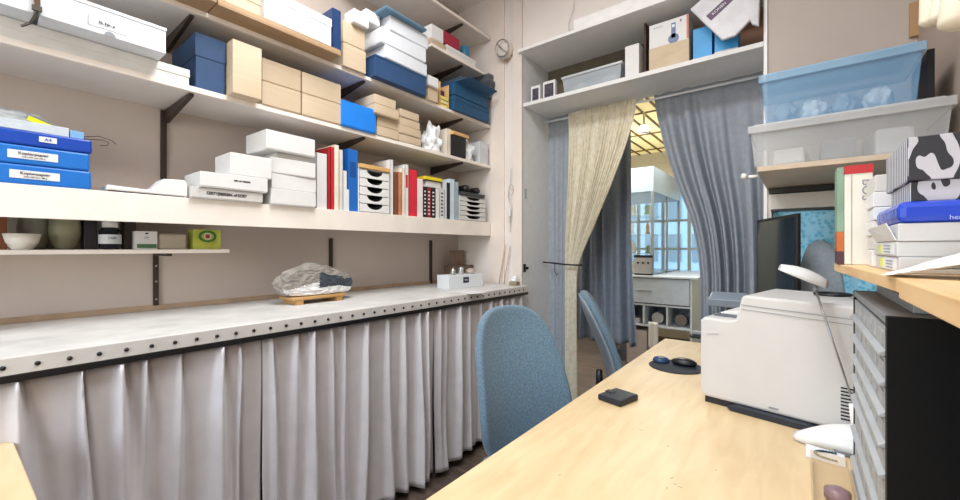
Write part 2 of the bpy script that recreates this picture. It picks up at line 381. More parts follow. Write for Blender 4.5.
bag(-2.1, .09, S1+0.2060, .07, .105, .035, 4, PLB, 'film', '', '', parent=t)
MB().box(-2.035, -2.033, .13, .19, S1+0.2170, S1+0.2330, 0, ('X', -.35)).build('yellow_tag', mat('tag_yellow', 'f2ee20', .5), t)
b = MB(); b.tube([(-2.03, .265, S1+0.1920), (-2.04, .32, S1+0.2000), (-2.03, .335, S1+0.1920), (-2.03, .33, S1+0.1800), (-2.03, .31, S1+0.1770)], .0013, 6)
b.tube([(-2.03, .262, S1+0.1980), (-2.04, .31, S1+0.2120), (-2.03, .345, S1+0.2000), (-2.03, .355, S1+0.1900)], .0013, 6)
b.lathe((-2.03, .264, S1+0.1730), [(.006, 0), (.006, .022)], 8)
tag(b.build('wire_coil', BLK, smooth=True, bevel=0), 'loose thin dark wire curling beside the blue pad', 'wire')
# white low device
y0, y1 = Y(107, XF+.0), Y(188, XF)
t = thing('label_printer', ((XF-.05), (y0+y1)/2, S1), 'low white plastic device with a long flat arm on the lowest shelf', 'device')
yy = [y0, y0+(y1-y0)*.5, y0+(y1-y0)*.6, y0+(y1-y0)*.68, y1]
pr = [(yy[0], S1+.006), (yy[0], S1+.024), (yy[1], S1+.018), (yy[2], S1+.040), (yy[3], S1+.066), (yy[4]-.01, S1+.07), (yy[4], S1+.058), (yy[4], S1+.004)]
MB().prism([(XF-.004, a, c) for a, c in pr], (-.11, 0, 0)).build('housing', WPL, t, bevel=.004)
MB().box(XF-.11, XF-.008, yy[0]+.01, yy[4]-.01, S1, S1+.004).build('rubber_base', BLK, t)
# flat white box piles
XG = XF+.02
def wb_(lb, px0, px1, z0, z1, depth, xf=XG, m=W, rot=0, **k): return lcart('white_box', lb, 'box', px0, px1, xf, S1+z0, S1+z1, depth, m, rot=rot, group='white boxes on the lowest shelf', **k)
t = wb_('flat grey-white box with handwriting, lowest of the left pile on the shelf', 191, 263, .0, .046, .2, m=W3)
text('CERTYJSBEREIN. of KORT', .0165, (XG+.0013, (Y(193, XG)+Y(258, XG))/2, S1+.024), (0, 1, 0), (0, 0, 1), INK, t, 'handwriting', squash=.84)
t = wb_('white box with one faint handwritten line, lying on the handwritten grey box', 200, 268, .047, .110, .19, xf=XG+.012)
text('MIN AF ORDRE', .008, (XG+.0133, Y(241, XG), S1+.086), (0, 1, 0), (0, 0, 1), INK, t, 'handwriting', squash=1.2)
wb_('white box with torn corner, topmost of the left pile', 230, 272, .111, .208, .17, xf=XG+.004)
k0 = 264
wb_('white box with plain front, lowest of the right pile beside the red folders', k0+7, 316, .0, .072, .22, xf=XG)
wb_('white box second from the bottom of the right pile', k0+7, 316, .073, .145, .22, xf=XG-.01, rot=.02)
wb_('white box third in the right pile with a gap under its lid', k0+8, 316, .146, .222, .22, xf=XG-.005, rot=-.03)
wb_('thin grey-white box just under the topmost box of the right pile', k0+12, 313, .223, .248, .21, xf=XG-.02, m=W3)
t = wb_('long white lidded box tilted on top of the right pile', k0+1, 315, .249, .338, .2, xf=XG+.01, rot=.03)
# files
def slab(name, lb, cat, px0, px1, h, m, xf=XF-.02, depth=.17, z=S1, lean=0, group='upright books on the lowest shelf', pages=True, spine=None, dots=None):
    y0, y1 = sorted((Y(px0, xf), Y(px1, xf)))
    y0 += .0006; y1 -= .0006; th = y1-y0; ym = (y0+y1)/2
    t = thing(name, (xf-depth/2, ym, z), lb, cat, group)
    pv = (xf-depth/2, ym, z)
    def bx(*a): return MB().box(*a, 0, ('X', lean), pv)
    cv = min(.0018, th*.2)
    b = MB(); b.box(xf-depth, xf, y0, y0+cv, z, z+h, 0, ('X', lean), pv); b.box(xf-depth, xf, y1-cv, y1, z, z+h, 0, ('X', lean), pv); b.box(xf-.002, xf, y0, y1, z, z+h, 0, ('X', lean), pv)
    b.build('cover', m, t, bevel=.0004)
    if pages: bx(xf-depth+.004, xf-.003, y0+cv, y1-cv, z+.003, z+h-.004).build('pages', mat('page_paper', 'efeadf', .8), t, bevel=0)
    if spine: bx(xf, xf+.0006, y0+th*.2, y1-th*.2, z+h*.55, z+h*.8).build('spine_label', spine, t, bevel=0)
    if dots:
        b = MB()
        for i in range(7): b.box(xf, xf+.0007, y0+th*.3, y1-th*.3, z+h*(.1+.12*i), z+h*(.15+.12*i), 0, ('X', lean), pv)
        b.build('spine_lettering', dots, t, bevel=0)
    return t
RED = mat('folder_red', 'c8232b', .45, .05); CRM = mat('cream_paper', 'e6ddcb', .7, .06)
G2 = 'upright folders beside the white box pile'
slab('magazine_file', 'white upright file left of the red folders', 'file', 316.5, 327, .29, W, group=G2)
slab('folder', 'thin dark red folder next to the white file', 'folder', 327, 330.5, .325, mat('folder_dark_red', 'a5222a', .5), group=G2)
slab('folder', 'bright red folder leaning beside the cream documents', 'folder', 330.5, 334, .335, RED, group=G2)
slab('folder', 'cream folder stuffed with papers', 'folder', 334, 339, .35, CRM, group=G2)
slab('folder', 'pale grey folder in the pile left of the blue binder', 'folder', 339, 343, .33, mat('pale_grey', 'd5d2cc', .7), group=G2)
slab('folder', 'short white folder touching the blue binder', 'folder', 343, 347, .22, W, group=G2)
slab('ring_binder', 'tall blue ring binder beside the white drawer unit', 'binder', 347.5, 358, .345, mat('binder_blue', '1f66b8', .4, .06), depth=.19, spine=mat('binder_blue_dark', '174e92', .4))
MB().box(XF-.0195, XF-.0185, Y(347.7, XF), Y(351, XF), S1+.0, S1+.12).build('note_slip', W2, C.objects[-1] if False else bpy.data.objects['ring_binder'], bevel=0)
def tray_unit(lb, px0, px1, z0, h, n, woodtop, xf=XF-.01, depth=.2, body=WPL):
    y0, y1 = Y(px0, xf), Y(px1, xf); ym = (y0+y1)/2
    t = thing('drawer_unit', (xf-depth/2, ym, z0), lb, 'drawers')
    b = MB(); b.box(xf-depth, xf-.004, y0, y0+.004, z0, z0+h); b.box(xf-depth, xf-.004, y1-.004, y1, z0, z0+h); b.box(xf-depth, xf-.004, y0, y1, z0, z0+.004); b.box(xf-depth, xf-.004, y0, y1, z0+h-.004, z0+h); b.box(xf-depth, xf-depth+.004, y0, y1, z0, z0+h)
    b.build('housing', body, t)
    p = (h-.01)/n; w = y1-y0-.012
    for i in range(n):
        za = z0+.006+i*p; zb = za+p-.004; b = MB()
        # front panel with a half-moon cut in its upper edge
        K = 12; r = w*.27; top = [(ym-w/2, zb)]; a0 = []
        for k in range(K+1):
            a = PI+PI*k/K; a0.append((ym+r*math.cos(a), zb+min(r, (zb-za)*.7)*math.sin(a)))
        poly = [(y0+.006, za)]+[(y1-.006, za)]+[(y1-.006, zb)]+a0[::-1]+[(y0+.006, zb)]
        b.prism([(xf, q[0], q[1]) for q in poly], (-.004, 0, 0))
        d = b.build('drawer', body, t, bevel=0)
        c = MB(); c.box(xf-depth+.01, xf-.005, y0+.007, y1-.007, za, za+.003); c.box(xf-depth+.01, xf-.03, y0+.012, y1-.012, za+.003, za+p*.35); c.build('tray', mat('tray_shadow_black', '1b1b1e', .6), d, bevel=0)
    if woodtop:
        tag(MB().box(xf-depth, xf+.008, y0+.0, y1-.004, z0+h+.001, z0+h+.024).build('wooden_board', wood('pale_pine', 'd2a568', 'e0ba80', .5, 5, (1, .4, 4))), woodtop, 'board')
    return t
tray_unit('white five drawer letter unit with half-moon grips beside the blue binder', 359, 390, S1, .25, 5, 'light wooden board lying on the white five drawer unit')
slab('cardboard_sheet', 'upright white card sheet at the right side of the five drawer unit', 'card', 390, 393.3, .335, W, pages=False)
OR = mat('book_orange', 'c4805c', .5, .15); BK = mat('book_black', '1d1c22', .45, .05)
bk = [(394, 398, .265, mat('book_brown', '7a4a35', .6), 'brown spined book beside the white card sheet', None),
      (398, 402, .27, OR, 'orange-brown spined book right of the brown one', None), (402, 405, .30, mat('book_cream', 'e9dfce', .6), 'narrow cream book beside the orange-brown one', None),
      (405, 408.5, .325, W, 'tall white book left of the red book', RED), (408.7, 417, .30, mat('book_red', 'd8283c', .45), 'thick bright red book', None),
      (417, 423, .25, mat('book_pink_white', 'eadfe0', .6), 'pinkish white book right of the red book', None), (423, 427, .205, BK, 'black book with pale marks on its spine, left one', 1),
      (427, 431, .205, mat('book_dark_red', '8e2230', .5), 'dark red book between two black ones', 1), (431, 435.5, .205, BK, 'black book right of the dark red one', 1),
      (435.5, 439.5, .205, W, 'plain white book left of the spiral bound book', None), (439.5, 444.5, .21, mat('book_grey_white', 'cfd0d2', .6), 'spiral bound white book with black rings', 2),
      (444.7, 446.8, .26, W2, 'thin pale blue-white book', None), (446.8, 450, .26, BK, 'thin black book near the pale files', None),
      (450, 454.5, .29, mat('file_pale_blue', 'c8dbe8', .5), 'pale blue file right of the thin black book', None), (454.5, 458.5, .275, mat('file_grey_blue', '9fb0b8', .5), 'grey-blue file touching the small tray stack', None)]
for (a, c, h, m, lb, s) in bk:
    slab('book', lb, 'book', a, c, h, m, depth=.15, spine=s if s not in (None, 1, 2) else None, dots=W if s == 1 else (BK if s == 2 else None))
yd, yc = Y(427.5, XF-.02), Y(442, XF-.02); zt = S1+.2105
tag(MB().box(XF-.16, XF-.03, yd, yc, zt, zt+.040).build('white_box', W), 'small white box lying on top of the black books', 'box')
t = thing('book', (XF-.09, (yd+yc)/2, zt+.041), 'yellow and black book lying flat above the upright books', 'book')
MB().box(XF-.16, XF-.02, yd-.02, yc+.01, zt+.041, zt+.045).build('cover', BK, t)
MB().box(XF-.16, XF-.022, yd-.018, yc+.008, zt+.0455, zt+.068).build('pages', mat('book_yellow', 'e8cf2a', .5), t)
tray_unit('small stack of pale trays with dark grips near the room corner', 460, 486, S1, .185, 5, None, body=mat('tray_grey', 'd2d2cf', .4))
t = thing('black_device', (XF-.09, Y(472, XF), S1+0.1860), 'black folded device lying on the small tray stack', 'device')
MB().box(XF-.19, XF+.0, Y(461, XF), Y(485, XF), S1+0.1860, S1+0.2120).build('case', mat('device_dark_grey', '34363a', .4), t, bevel=.004)
b = MB(); b.lathe((XF-.16, Y(470, XF), S1+0.2420), [(.02, 0), (.028, .02), (.03, .12), (.024, .14)], 16, 'X'); b.build('barrel', BLK, t, smooth=True)
b = MB(); b.lathe((XF-.15, Y(480, XF), S1+0.2390), [(.018, 0), (.025, .02), (.025, .12), (.02, .135)], 16, 'X'); b.build('barrel', BLK, t, smooth=True)

# ================================================================ SMALL SHELF CONTENTS
ZS = H-.006
def lat(name, px, x, r, h, prof, m, lb, cat, z=ZS):
    t = MB().lathe((x, Y(px, x), z), [(a*r, c*h) for a, c in prof], 32).build(name, m, None, smooth=True, bevel=0)
    return tag(t, lb, cat)
lat('bowl', 22, -2.10, .047, .055, [(.5, 0), (.55, .04), (.85, .45), (1, 1), (.94, 1), (.8, .5), (.3, .12)], mat('bowl_white', 'ebe6dc', .3), 'small white bowl on the narrow shelf', 'bowl')
EGG = [(.55, 0), (.75, .1), (.98, .35), (1, .55), (.88, .78), (.6, .93), (.3, 1)]
lat('stoneware_jar', 35, -2.215, .046, .15, EGG, mat('stoneware_pale', 'a8aa9e', .5, .15, 10, .1), 'pale grey rounded jar behind the white bowl', 'jar')
lat('stoneware_jar', 65, -2.15, .045, .15, EGG, mat('stoneware_olive', '8f8e74', .5, .2, 10, .1), 'olive stoneware jar right of the white bowl', 'jar')
b = MB(); b.box(-2.2, -2.09, Y(0, -2.09)-.04, Y(7, -2.09), ZS, ZS+.12); tag(b.build('spice_box', wood('reddish_wood', '6b3a20', '8b5230', .5)), 'reddish wooden box at the left edge of the narrow shelf', 'box')
b = MB(); b.box(-2.2, -2.12, Y(84, -2.12), Y(97, -2.12), ZS, ZS+.13); tag(b.build('tin', mat('tin_dark', '24262c', .35, .2)), 'dark tall tin between the olive jar and the labelled bottle', 'tin')
t = thing('medicine_bottle', (-2.11, Y(110, -2.11), ZS), 'dark bottle with white cap and label on the narrow shelf', 'bottle')
MB().lathe((-2.11, Y(110, -2.11), ZS), [(.030, 0), (.033, .004), (.033, .072), (.026, .082), (.018, .086)], 28).build('body', mat('bottle_navy', '191c26', .15), t, smooth=True)
MB().lathe((-2.11, Y(110, -2.11), ZS+.086), [(.024, 0), (.024, .022), (.021, .024)], 24).build('cap', WPL, t, smooth=True)
MB().lathe((-2.11, Y(110, -2.11), ZS+.022), [(.0338, 0), (.0338, .036)], 28).build('label_wrap', W2, t, smooth=False, bevel=0)
text('TABS', .011, (-2.0757, Y(112, -2.08), ZS+.044), (.15, 1, 0), (0, 0, 1), INK, t)
b = MB(); b.box(-2.2, -2.13, Y(124, -2.13), Y(136, -2.13), ZS, ZS+.12); tag(b.build('tin', mat('tin_brown', '3b322d', .4, .2)), 'dark brown tin behind the white tea packet', 'tin')
yy0, yy1 = Y(135, -2.08), Y(157.5, -2.08)
t = thing('tea_packet', (-2.12, (yy0+yy1)/2, ZS), 'white tea packet with green print on the narrow shelf', 'packet')
MB().box(-2.15, -2.08, yy0, yy1, ZS, ZS+.074).build('carton', W, t)
MB().box(-2.08, -2.0795, yy0+.006, yy1-.003, ZS+.006, ZS+.022).build('green_print', mat('print_green', '4f7a52', .6), t, bevel=0)
MB().box(-2.08, -2.0795, (yy0+yy1)/2-.004, (yy0+yy1)/2+.006, ZS+.062, ZS+.068).build('dark_print', INK, t, bevel=0)
text('TEA', .01, (-2.0793, (yy0+yy1)/2, ZS+.048), (0, 1, 0), (0, 0, 1), MATS['print_green'], t)
b = MB(); b.box(-2.16, -2.085, Y(158.5, -2.085), Y(187, -2.085), ZS, ZS+.066); o = b.build('food_container', glassy('cloudy_plastic', 'cfc4ae', .75), bevel=.008); tag(o, 'cloudy cream plastic container between the two tea packets', 'container')
yy0, yy1 = Y(193.5, -2.08), Y(221, -2.08); ym = (yy0+yy1)/2
t = thing('tea_box', (-2.12, ym, ZS), 'green and yellow tea box at the right end of the narrow shelf', 'box')
MB().box(-2.15, -2.08, yy0, yy1, ZS, ZS+.088).build('carton', mat('tea_box_green', 'b9bf52', .55, .25, 25), t)
b = MB()
for k in range(18):
    a = 2*PI*k/18; b.lathe((-2.0795, ym+.030*math.cos(a), ZS+.058+.022*math.sin(a)), [(.006, 0), (.006, .0006)], 7, 'X')
b.build('leaf_wreath', mat('leaf_green', '3c7a35', .6), t, bevel=0)
MB().lathe((-2.08, ym, ZS+.058), [(.012, 0), (.014, .001)], 20, 'X').build('white_oval', W, t, bevel=0)
MB().lathe((-2.0789, ym, ZS+.058), [(.008, 0), (.010, .0006)], 20, 'X').build('red_emblem', mat('emblem_red', 'a33a2a', .6), t, bevel=0)

# ================================================================ SECOND SHELF CONTENTS
def c2(name, lb, cat, px0, px1, z0, z1, depth, m, xf=XF+.005, **k): return lcart(name, lb, cat, px0, px1, xf, S2+z0, S2+z1, depth, m, **k)
carton('flat_box', 'flat white box lying on the shelf beneath the long white overhanging boxes', 'box', -2.2, XF+.0, -.35, Y(190, XF), S2, S2+.062, W3 if False else mat('box_offwhite', 'e0dfdb', .6), lid=.5)
XU = -1.84
t = carton('long_box', 'long white box with a thumb notch overhanging the shelf, upper left', 'box', -2.2, XU, Y(39.5, XU), Y(167, XU), S2+.0635, S2+.158, W2, group='long white boxes', lid=.0)
ya, yb_ = Y(88, XU), Y(127, XU)
b = MB(); b.box(XU, XU+.0006, ya, yb_, S2+.082, S2+.0832); b.box(XU, XU+.0006, ya, ya+.001, S2+.082, S2+.115); b.build('label_line', INK, t, bevel=0)
text('N. Nr. x', .012, (XU+.001, Y(107, XU), S2+.100), (0, 1, 0), (0, 0, 1), INK, t, 'handwriting')
MB().prism([(XU, Y(110, XU)+.015*math.cos(PI*k/12), S2+.064+.014*math.sin(PI*k/12)) for k in range(13)], (.0008, 0, 0)).build('thumb_notch', GREY, t, bevel=0)
carton('long_box', 'long white box cut by the left picture edge', 'box', -2.2, XU, -.35, Y(35, XU), S2+.0635, S2+.158, W2, group='long white boxes', lid=0)
t = c2('storage_box', 'dark blue tall box with a lid left of the upright beige carton', 'box', 195, 226, 0, .225, .30, NAVY, xf=XF, lid=.42)
c2('carton', 'upright beige carton standing beside the dark blue box', 'box', 232.5, 262, 0, .225, .15, KR2, xf=XF+.06, flap=True)
GP = 'beige cartons on the second shelf'
c2('carton', 'lower left beige carton of the four behind the upright one', 'box', 262, 301, 0, .108, .19, KR2, group=GP)
c2('carton', 'upper left beige carton of the four behind the upright one', 'box', 262, 301, .109, .215, .19, KR2, group=GP)
c2('carton', 'lower beige carton touching the bright blue box', 'box', 302, 341, 0, .108, .19, KR2, group=GP)
c2('carton', 'upper beige carton level with the top of the bright blue box', 'box', 302, 341, .109, .215, .19, KR2, group=GP)
c2('carton', 'bright blue cardboard box on the second shelf', 'box', 341.5, 376, 0, .138, .19, BLUE, xf=XF+.015)
for i, (a, c, lb) in enumerate(((377, 399, 'lowest'), (377, 399, 'second lowest'), (375, 399, 'third'), (374.5, 396, 'topmost'))):
    c2('flat_carton', f'{lb} flat beige carton of the left pile right of the bright blue box', 'box', a, c, i*.058, i*.058+.056, .19, KR2, xf=XF+(.005, .0, .03, .02)[i], group='flat beige cartons')
for i, (a, c, lb) in enumerate(((399, 421, 'lowest'), (399, 421, 'second lowest'), (399.5, 420, 'third'), (400, 419, 'topmost'))):
    c2('flat_carton', f'{lb} flat beige carton of the right pile beside the crumpled white papers', 'box', a, c, i*.052, i*.052+.050, .19, KR2, xf=XF+(.0, .005, -.004, .0)[i], group='flat beige cartons')
CRP = mat('crumpled_paper', 'e9ebee', .6, .08, 20, .9, bscale=22)
yq = Y(428.5, XF); bag(-2.1, yq, S2, .07, .055, .10, 11, CRP, 'crumpled_paper', 'crumpled white paper bundle left of the cream board on the second shelf', 'paper', .5)
yq = Y(438.5, XF); bag(-2.0, yq, S2, .065, .07, .115, 17, CRP, 'crumpled_paper', 'larger crumpled white paper bundle leaning on the cream board', 'paper', .6)
slab('board', 'upright cream card sheet between the crumpled paper and black box', 'card', 447.5, 451.5, .19, CRM, group='upright cards', pages=False, z=S2)
c2('black_box', 'black ribbed box under a small wooden board on the second shelf', 'box', 453, 466, 0, .15, .15, BLK)
b = MB(); b.box(-2.18, XF+.01, Y(452, XF), Y(468, XF), S2+.151, S2+.176); tag(b.build('wooden_board', wood('pale_pine', '', '')), 'small wooden board lying on the black ribbed box', 'board')
yq = Y(471.5, XF); bag(-1.99, yq, S2, .05, .055, .10, 23, CRP, 'crumpled_paper', 'crumpled white paper right of the black ribbed box', 'paper', .5)
t = carton('tilted_box', 'pale grey box tilted at the corner end of the second shelf', 'box', -2.12, -1.94, 2.46, 2.575, S2, S2+.17, mat('pale_grey_card', 'cdd1d3', .6), lid=.3)
# ================================================================ THIRD SHELF CONTENTS
def c3(name, lb, cat, px0, px1, z0, z1, depth, m, xf=XF+.005, **k): return lcart(name, lb, cat, px0, px1, xf, S3+z0, S3+z1, depth, m, **k)
XO = -1.83
def traytop(lb, px0, px1, z, h, xf, m):
    y0, y1 = Y(px0, xf), Y(px1, xf); t = thing('flat_tray', ((xf-2.2)/2, (y0+y1)/2, S3+z), lb, 'tray', 'brown trays on the third shelf')
    MB().box(-2.2, xf, y0, y1, S3+z, S3+z+.006).build('bottom', m, t)
    b = MB(); z+=.006; b.box(xf-.005, xf, y0, y1, S3+z, S3+z+h); b.box(-2.2, -2.195, y0, y1, S3+z, S3+z+h); b.box(-2.195, xf-.005, y0, y0+.005, S3+z, S3+z+h); b.box(-2.195, xf-.005, y1-.005, y1, S3+z, S3+z+h); b.build('rim', m, t)
    return t
traytop('wide flat brown cardboard tray overhanging the third shelf, under the white carton', 218, 341, .0, .022, XO, KR3)
traytop('brown cardboard tray at the upper left overhanging the third shelf', 150, 217, .0, .03, XO+.01, KR3)
carton('flat_carton', 'thin brown carton lying in the wide brown tray', 'box', -2.18, XO-.02, Y(232, XO-.02), Y(318, XO), S3+.008, S3+.034, mat('dark_card', '4a3d33', .7), lid=.4)
t = carton('carton', 'white carton standing in the brown tray, nearest the top edge', 'box', -2.17, XO-.01, Y(264, XO-.01), Y(332, XO-.01), S3+.035, S3+.17, W2, lid=.3)
carton('carton', 'straw coloured carton left of the white carton in the brown tray', 'box', -2.17, XO-.04, Y(225, XO-.04), Y(262, XO-.04), S3+.035, S3+.12, KR2, lid=.3)
slab('folder', 'navy upright folder at the end of the brown tray', 'folder', 332.5, 341, .225, mat('folder_navy', '1c3a66', .4), xf=XO-.008, depth=.2, z=S3+.006, group='x')
del bpy.data.objects['folder.005']['group']
c3('carton', 'cream carton standing between navy folder and white stacked boxes, lower', 'box', 343, 366, 0, .122, .2, KR2, xf=XF+.02, flap=True, group='cream cartons')
c3('carton', 'cream carton on top of another beside the white stacked boxes', 'box', 343, 365, .123, .240, .2, KR2, xf=XF+.02, group='cream cartons')
c3('small_box', 'small white cube box on the cream cartons', 'box', 354, 369, .241, .315, .09, W, xf=XF+.05)
c3('storage_box', 'wide navy blue box under three white boxes on the third shelf', 'box', 375, 427, 0, .122, .26, NAVY, xf=XF+.05, lid=.0)
WB = 'white boxes on the navy box'
t = c3('white_box', 'white box lying directly on the wide navy box', 'box', 385, 427, .123, .200, .25, W2, xf=XF+.055, group=WB, rot=.01)
c3('white_box', 'white box in the middle of the three on the navy box', 'box', 382, 426, .201, .290, .25, W2, xf=XF+.06, group=WB, rot=-.02)
c3('white_box', 'uppermost white box of the three on the navy box', 'box', 390, 428, .291, .378, .25, W2, xf=XF+.065, group=WB)
c3('flat_box', 'flat white box at the top left of the white pile, near the picture top', 'box', 366, 380, .318, .385, .15, W, xf=XF-.0)
t = c3('folder', 'slate blue folder lying on the uppermost white box near the picture top', 'folder', 386, 427, .379, .394, .24, mat('folder_slate', '5f7f98', .5), xf=XF+.10)
c3('small_box', 'small white box above the narrow cream carton', 'box', 428, 438.5, .085, .15, .12, W, xf=XF+.04)
c3('carton', 'narrow cream carton right of the wide navy box', 'box', 428, 438, 0, .084, .15, KR2, xf=XF+.02, flap=True)
# open crate with books
y0, y1 = Y(440, XF), Y(452.2, XF+.03)
t = thing('open_crate', (-2.1, (y0+y1)/2, S3), 'open pale wooden crate with yellow booklets on the third shelf', 'crate')
PINE = MATS['pale_pine']
b = MB(); b.box(-2.2, XF, y1-.006, y1, S3, S3+.165); b.build('side_panel', PINE, t)
b = MB(); b.box(-2.2, XF, y0, y0+.006, S3, S3+.165); b.build('side_panel', PINE, t)
b = MB(); b.box(-2.2, -2.194, y0+.006, y1-.006, S3, S3+.165); b.build('back_panel', PINE, t)
for i, (m, lb) in enumerate(((mat('booklet_yellow', 'e9d77a', .6), 'lowest yellow booklet in the open crate'), (mat('booklet_straw', 'ecdfa0', .6), 'middle straw yellow booklet in the open crate'), (MATS['booklet_yellow'], 'upper yellow booklet in the open crate'))):
    tag(MB().box(-2.18, XF-.01+.006*i, y0+.008, y1-.008, S3+.001+i*.024, S3+.023+i*.024).build('booklet', m), lb, 'book', 'booklets in the open crate')
tag(MB().box(-2.18, XF-.015, y0+.008, y1-.03, S3+.073, S3+.115).build('small_box', mat('plum_card', '4b2348', .5)), 'small plum coloured box on the yellow booklets', 'box')
def c3b(*a, **k): return c3(*a, **k)
c3b('storage_box', 'dark teal box standing on the corner end of the third shelf, lower one', 'box', 454.5, 489.5, 0, .10, .23, TEAL, xf=XF+.03, lid=.3, group='teal boxes near the corner')
t = c3b('storage_box', 'dark teal box with a raised flap on top of another near the corner', 'box', 454.5, 489, .106, .20, .23, TEAL, xf=XF+.03, lid=.0, group='teal boxes near the corner')
ya, yb_ = Y(456, XF+.03), Y(489, XF+.03)
MB().prism([(XF+.03, ya, S3+.2), (XF+.03, yb_, S3+.2), (XF+.11, yb_+.0, S3+.225), (XF+.11, ya+.05, S3+.225)], (0, 0, .003)).build('flap', TEAL, t, bevel=0)
# ================================================================ FOURTH SHELF
def c4(name, lb, cat, px0, px1, z0, z1, depth, m, xf=XF, **k): return lcart(name, lb, cat, px0, px1, xf, S4+z0, S4+z1, depth, m, **k)
c4('flat_box', 'cream flat box under the white carton on the short high shelf', 'box', 431, 446, 0, .035, .19, KR2, lid=.4)
c4('carton', 'white carton left of the crimson box on the short high shelf', 'box', 431.5, 443.5, .036, .13, .18, W)
c4('flat_box', 'white flat box under the crimson box on the short high shelf', 'box', 446.5, 476, 0, .05, .19, W, lid=.5)
c4('carton', 'crimson box on the short high shelf beside the white carton', 'box', 444.5, 459.5, .051, .135, .17, mat('crimson_card', 'a02540', .5, .06))
tt = MB().lathe((XF-.05, Y(464.5, XF-.05), S4+.051), [(.035, 0), (.037, .004), (.037, .082), (.034, .086)], 28).build('round_tin', mat('tin_teal', '2f7396', .35, .06), None, smooth=True); tag(tt, 'teal round tin at the corner end of the short high shelf', 'tin')
carton('flat_box', 'dark slate flat box sticking out below the short high shelf, on the teal boxes', 'box', -2.15, XF+.025, 2.20, 2.575, S3+.204, S3+.26, mat('slate_card', '3c4c5c', .5), lid=.5)
carton('flat_box', 'dark grey flat box lying on the slate box near the corner', 'box', -2.14, XF+.05, 2.515, 2.58, S3+.261, S3+.33, mat('dark_grey_card', '4a4e54', .5), lid=.5)
carton('flat_box', 'grey flat box topmost of the dark pile near the room corner', 'box', -2.12, XF+.035, 2.52, 2.58, S3+.331, S3+.385, mat('mid_grey_card', '5c6066', .5), lid=.5)

# ================================================================ ON THE WORKTOP
t = thing('rock_stand', (-2.0, 1.2, ZW), 'small pale wooden stand under the rock on the worktop', 'stand')
pa = onz(283, 297, ZW+.0); pb = onz(340, 296, ZW)
cx = -1.98; ya, yb_ = Y(286, cx), Y(339, cx)
SW = wood('stand_pine', 'b08650', 'c79d64', .5, 6, (1, .3, 4))
MB().box(cx-.075, cx+.07, ya, yb_, ZW+.022, ZW+.036).build('top', SW, t, bevel=.003)
MB().box(cx-.07, cx+.066, ya+.02, ya+.055, ZW, ZW+.022).build('foot', SW, t)
MB().box(cx-.07, cx+.066, yb_-.055, yb_-.02, ZW, ZW+.022).build('foot', SW, t)
from mathutils import noise
bm = bmesh.new(); bmesh.ops.create_icosphere(bm, subdivisions=5, radius=1)
ry = (Y(352, cx)-Y(277, cx))/2; cyr = (Y(352, cx)+Y(277, cx))/2-.005
vs = []
for v in bm.verts:
    n = v.co.normalized(); k = 1+.12*noise.noise(n*2.1)+.05*noise.noise(n*6)+.015*noise.noise(n*17)
    z = n.z*k; y = n.y*k
    if z > 0: z *= (1-.42*max(0, y)) 
    if z < -.62: z = -.62-(abs(z)-.62)*.15
    face = n.x > .2
    x = n.x*k*.085
    if n.x > .45: x = .085*(.45+.25*(n.x-.45))+.006*noise.noise(n*9)
    vs.append((cx+x, cyr+y*ry, ZW+.036+.062+z*.095))
mz = min(v[2] for v in vs); vs = [(a, c, d-mz+ZW+.0362) for a, c, d in vs]
rk = MB(); 
dark, wh = [], []
for f in bm.faces:
    c = f.calc_center_median(); i = 0
    if c.x > .3:
        if c.z < -.02-.35*(c.y+.2)*0 and c.y > -.75 and c.z < -.05+.5*(c.y+.3) or (c.z < -.25): i = 1
        nn = .18*noise.noise(c*4)
        if c.y > -.05 and c.y < .98 and (-.28+.0*c.y+nn < c.z < .50-.45*max(0, c.y-.1)+nn): i = 2
    rk.cur = i; rk.v; rk.f.append([v.index for v in f.verts]); rk.m.append(i)
rk.v = [Vector(v) for v in vs]; bm.free()
o = rk.build('mineral_rock', [mat('rock_grey', '8f8a82', .8, .25, 30, .8), mat('rock_quartz_white', 'e4e6e8', .5, .12, 40, .8), mat('rock_dark_crystal', '3e4552', .35, .4, 40, 1.)], None, smooth=False, bevel=0)
tag(o, 'large grey rock with white and dark crystal face on the wooden stand', 'rock')
tag(MB().lathe((-2.12, -.01, ZW+.035), [(.02, -.05), (.034, -.05), (.034, .05), (.02, .05)], 20, 'Y').build('dark_roll', mat('dark_brown_roll', '3a2c2a', .5)), 'dark brown roll at the left picture edge on the worktop', 'roll')
struct('trim_9', MB().box(XL+.0005, XL+.012, -.9, YB-.02, ZW+.0005, ZW+.022), mat('tan_backing_strip', 'b39a80', .7, .15, 10))
# white box with dark label
xw = -1.90; y0, y1 = Y(444, xw), Y(483, xw)
w0 = ony(451, 288, 2.3)
t = thing('display_box', (-2.0, 2.3, ZW), 'white box with a small navy label on the worktop near the corner', 'box')
XW0, XW1, YW0, YW1 = -2.08, -1.84, 2.23, 2.34
pp = onz(438, 288, ZW); pq = onz(449, 289.5, ZW); pr_ = onz(483, 286, ZW)
ux = (pr_-pq); ux.z = 0; L1 = ux.length; ux.normalize(); uy = Vector((-ux.y, ux.x, 0)); L2 = .12
b = MB(); b.prism([pq, pr_, pr_+uy*L2, pq+uy*L2], (0, 0, .092)); b.build('body', W2, t, bevel=.002)
c0 = pq+ux*(L1*.48)+Vector((0, 0, .055)); nrm = -uy
b = MB(); a = c0-ux*.028; e = c0+ux*.028; dz = Vector((0, 0, .02)); b.prism([a-dz, e-dz, e+dz, a+dz], nrm*.001); b.build('navy_label', mat('label_navy', '1c2440', .5), t, bevel=0)
text('BOX', .014, c0+nrm*.0015, ux, (0, 0, 1), W2, t)
top = ZW+.093
cc = pq+ux*(L1*.25)+uy*.05
